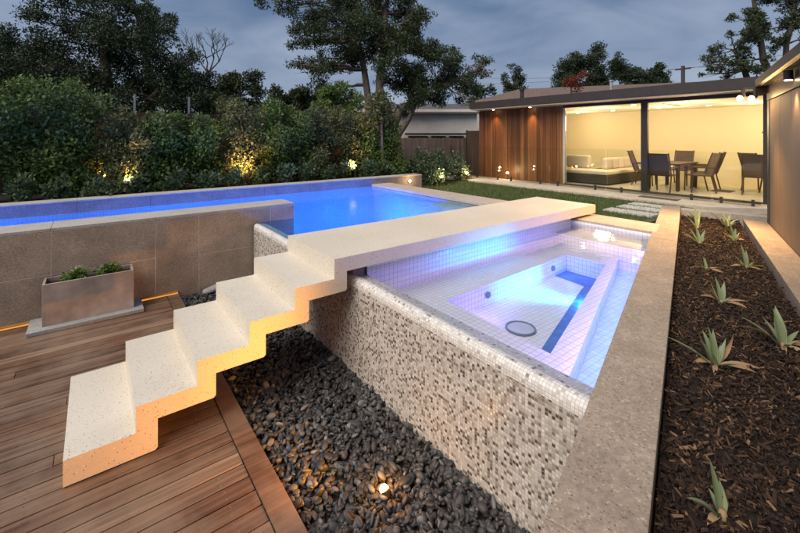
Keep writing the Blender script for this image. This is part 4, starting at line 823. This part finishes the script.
# bare tree
b = at(212, 178, 20); b.z = .44; t_ = thing('bare_tree', b, 'leafless branching tree against the sky behind the hedge', 'tree'); m_ = MB()
m_.tube([b, at(212, 110, 20), at(208, 72, 20)], [.12, .09, .06], 8)
def fork(p, d, l, r_, k_):
    q = p+d*l; limb(m_, p, q, r_, r_*.6, .05, 3, 5)
    if k_ > 0:
        for _ in range(random.choice((2, 3))): nd = (d+Vector((SA, -CA, 0))*random.gauss(0, .5)+Vector((CA, SA, 0))*random.gauss(0, .4)+Vector((0, 0, .12))).normalized(); fork(q, nd, l*random.uniform(.6, .85), r_*.62, k_-1)
for dx in (-.55, -.1, .35, .8): fork(at(208, 74, 20), Vector((SA*dx, -CA*dx, .9)).normalized(), .8, .045, 4)
obj('trunk', m_, 'dark_bark', t_)
def bushy(label, name, px_, py_, w_, h_, Y, mat, n, ls, group='distant trees', ground=.44):
    b = at(px_, 178, Y); b.z = ground; cl_ = []
    for _ in range(34):
        a_ = random.uniform(0, 2*math.pi); q = random.random()**.5; cl_.append((px_+math.cos(a_)*w_*q*.85, py_+math.sin(a_)*h_*q*.85, min(w_, h_)*random.uniform(.20, .34)))
    tree(name, label, b, [[(px_, 178, 8), (px_, py_+h_*.6, 5), (px_, py_, 2.5)]], cl_, Y, ('dark_bark', mat), n, ls, group=group, twig=False, fill=.6, sub=6)
bushy('mid green tree top between the hedge and the tall pale trunked tree', 'leafy_tree', 240, 96, 26, 30, 15, 'olive_tree_leaf', 9000, .12)
bushy('tree top behind the right part of the hedge', 'leafy_tree', 290, 112, 34, 28, 14, 'olive_tree_leaf', 11000, .12)
bushy('rounded leafy tree low under the tall tree and above the dark fence', 'leafy_tree', 338, 104, 24, 22, 13, 'hedge_leaf', 7000, .11)
bushy('thin pointed tree above the left end of the pool house roof', 'leafy_tree', 513, 88, 15, 24, 34, 'far_leaf', 4000, .2)
bushy('dense rounded tree behind the brown tiled roof', 'leafy_tree', 590, 70, 38, 28, 45, 'far_leaf', 24000, .26)
bushy('lower rounded tree right of the dense rounded tree', 'leafy_tree', 645, 78, 32, 20, 45, 'far_leaf', 15000, .26)
bushy('small tree far behind at the left end of the brown roof', 'leafy_tree', 480, 92, 18, 12, 40, 'far_leaf', 900, .3)
b = at(775, 178, 22); b.z = .44
tree('branching_tree', 'open branched tree rising behind the side building at the right', b, [[(775, 178, 12), (772, 90, 8), (765, 60, 6), (757, 20, 4), (752, -10, 3)], [(775, 178, 10), (785, 60, 5), (795, 10, 4)], [(770, 178, 9), (745, 70, 5), (735, 50, 3)]],
     [(768, 0, 9), (782, -6, 11), (798, 2, 11), (757, 12, 9), (772, 18, 9), (790, 20, 9), (805, 22, 12), (748, 24, 8), (738, 34, 7), (752, 38, 9), (766, 34, 8), (780, 40, 8), (726, 46, 7), (738, 52, 7), (752, 56, 8), (716, 56, 6), (724, 66, 6), (740, 68, 7), (710, 62, 5), (758, 70, 7), (730, 76, 5), (745, 14, 5), (764, -8, 9), (712, 70, 5), (798, 40, 9)],
     22, ('dark_bark', 'gum_leaf'), 17000, .14, fill=.42, sub=9, dup=1)

# ------------------------------------------------------------------ neighbours
nh = thing('white_house', (17.0, 14.5, .44), 'pale rendered neighbour house behind the paling fence', 'house')
p0, p1 = at(392, 140, 22), at(486, 140, 22); dn = (p1-p0).normalized(); dn.z = 0; bk = Vector((CA, SA, 0))
def hprism(p, q, depth, z0, z1): p, q = Vector(p), Vector(q); d = (q-p); d.z = 0; n_ = Vector((-d.y, d.x, 0)).normalized()*depth; return MB().prism([(p.x, p.y), (q.x, q.y), (q.x+n_.x, q.y+n_.y), (p.x+n_.x, p.y+n_.y)], z0, z1)
pL, pR = at(300, 140, 22), at(477, 140, 22)
obj('wall', hprism(pL, pR, 6, .44, 3.55), 'white_render', nh); q0 = at(298, 140, 21.7); q1 = at(480, 140, 21.7)
obj('roof', MB().add([q0+Vector((0, 0, 1.5)), q1+Vector((0, 0, 1.5)), q1+bk*4+Vector((0, 0, 2.3)), q0+bk*4+Vector((0, 0, 2.3)), q0+Vector((0, 0, 1.42)), q1+Vector((0, 0, 1.42)), q1+bk*4+Vector((0, 0, 2.22)), q0+bk*4+Vector((0, 0, 2.22))], [(0, 1, 2, 3), (7, 6, 5, 4), (0, 4, 5, 1), (1, 5, 6, 2), (2, 6, 7, 3), (3, 7, 4, 0)]), 'roof_sheet', nh)
sh = at(405, 136, 21.5); sh2 = at(466, 136, 21.5)
obj('lower_roof', hprism(sh+Vector((0, 0, 0)), sh2, .4, 2.12, 2.22), 'dark_steel', nh)
for a_, b_ in ((408, 428), (431, 446), (449, 464)):
    w0, w1 = at(a_, 140, 21.9), at(b_, 140, 21.9); o_ = obj('window_frame', hprism(w0, w1, .09, 1.1, 2.08), 'trim', nh); e_ = (w1-w0).normalized()*.06; obj('pane', hprism(w0+e_-bk*.02, w1-e_-bk*.02, .015, 1.16, 2.02), 'house_window', o_)
w0, w1 = at(471, 140, 21.9), at(477, 140, 21.9)
rh = thing('tiled_house', at(580, 178, 30)*1.0, 'neighbour house with brown tiled roof behind the pool house', 'house'); WL[rh.name].z = .44; rh.location.z = .44
a0, a1 = at(452, 108, 26), at(760, 108, 30); r0, r1 = at(520, 84, 31), at(705, 80, 34); b0, b1 = at(470, 108, 36), at(760, 108, 39)
ez = 4.0; 
for q in (a0, a1, b0, b1): q.z = ez
r0.z = at(0, 89, 31).z; r1.z = at(0, 81.5, 34).z
obj('roof', MB().add([a0, a1, b1, b0, r0, r1], [(0, 1, 5, 4), (1, 2, 5), (2, 3, 4, 5), (3, 0, 4), (3, 2, 1, 0)]), 'roof_tile', rh)
m_ = MB(); ins = [a0.lerp(b1, .04), a1.lerp(b0, .04), b1.lerp(a0, .04), b0.lerp(a1, .04)]; m_.prism([(q.x, q.y) for q in ins], .44, ez-.02); obj('wall', m_, 'white_render', rh)
q = at(557, 90, 29); obj('chimney', box((q.x-.2, q.y-.2, 4.0), (q.x+.2, q.y+.2, q.z+.1)), 'roof_tile', rh) if 0 else None
q = at(522, 92, 14.6); t_ = thing('roof_vent', (q.x, q.y, 3.3), 'short dark vent pipe on the left of the pool house roof', 'vent pipe'); obj('pipe', MB().cyl((q.x, q.y, 3.3), .07, .42, 14), 'black', t_); obj('cowl', MB().cyl((q.x, q.y, 3.72), .10, .07, 14), 'black', t_)
q = at(611, 92, 15); t_ = thing('roof_flue', (q.x, q.y, 3.35), 'grey metal flue on the pool house roof before the tiled roof', 'flue'); obj('pipe', MB().cyl((q.x, q.y, 3.35), .055, .75, 14), 'galv', t_); obj('cowl', MB().cyl((q.x, q.y, 4.09), .075, .06, 14), 'galv', t_)
b = at(571, 92, 24); b.z = .44; t_ = thing('red_shrub', b, 'small red leaved tree top showing above the pool house roof', 'tree')
c_ = at(571, 82, 24); obj('trunk', MB().tube([b, c_], [.06, .03], 6), 'dark_bark', t_); leafobj('crown', t_, 'red_leaf', [c_+Vector((random.gauss(0, .35), random.gauss(0, .35), random.gauss(0, .25))) for _ in range(9)], [.26]*9, 800, .14)
q = at(683, 100, 30); t_ = thing('power_pole', (q.x, q.y, .44), 'dark power pole with wires beyond the pool house roof', 'power pole'); obj('pole', MB().cyl((q.x, q.y, .44), .13, at(0, 66, 30).z-.44, 12), 'dark_bark', t_)
top = at(683, 69, 30); obj('crossarm', MB().box((top.x-.05, top.y-.5, top.z-.05), (top.x+.05, top.y+.5, top.z+.05)), 'dark_bark', t_)
m_ = MB()
for k_, (e0, e1) in enumerate((((480, 78), (900, 30)), ((480, 84), (900, 40)))):
    p0, p1 = at(*e0, 42), at(*e1, 20); mid = top+Vector((0, .4-.8*k_, .06))
    for s0, s1 in ((p0, mid), (mid, p1)): m_.tube([s0.lerp(s1, i/10)-Vector((0, 0, 1.2*(i/10)*(1-i/10))) for i in range(11)], .012, 5)
obj('wire', m_, 'black', t_)
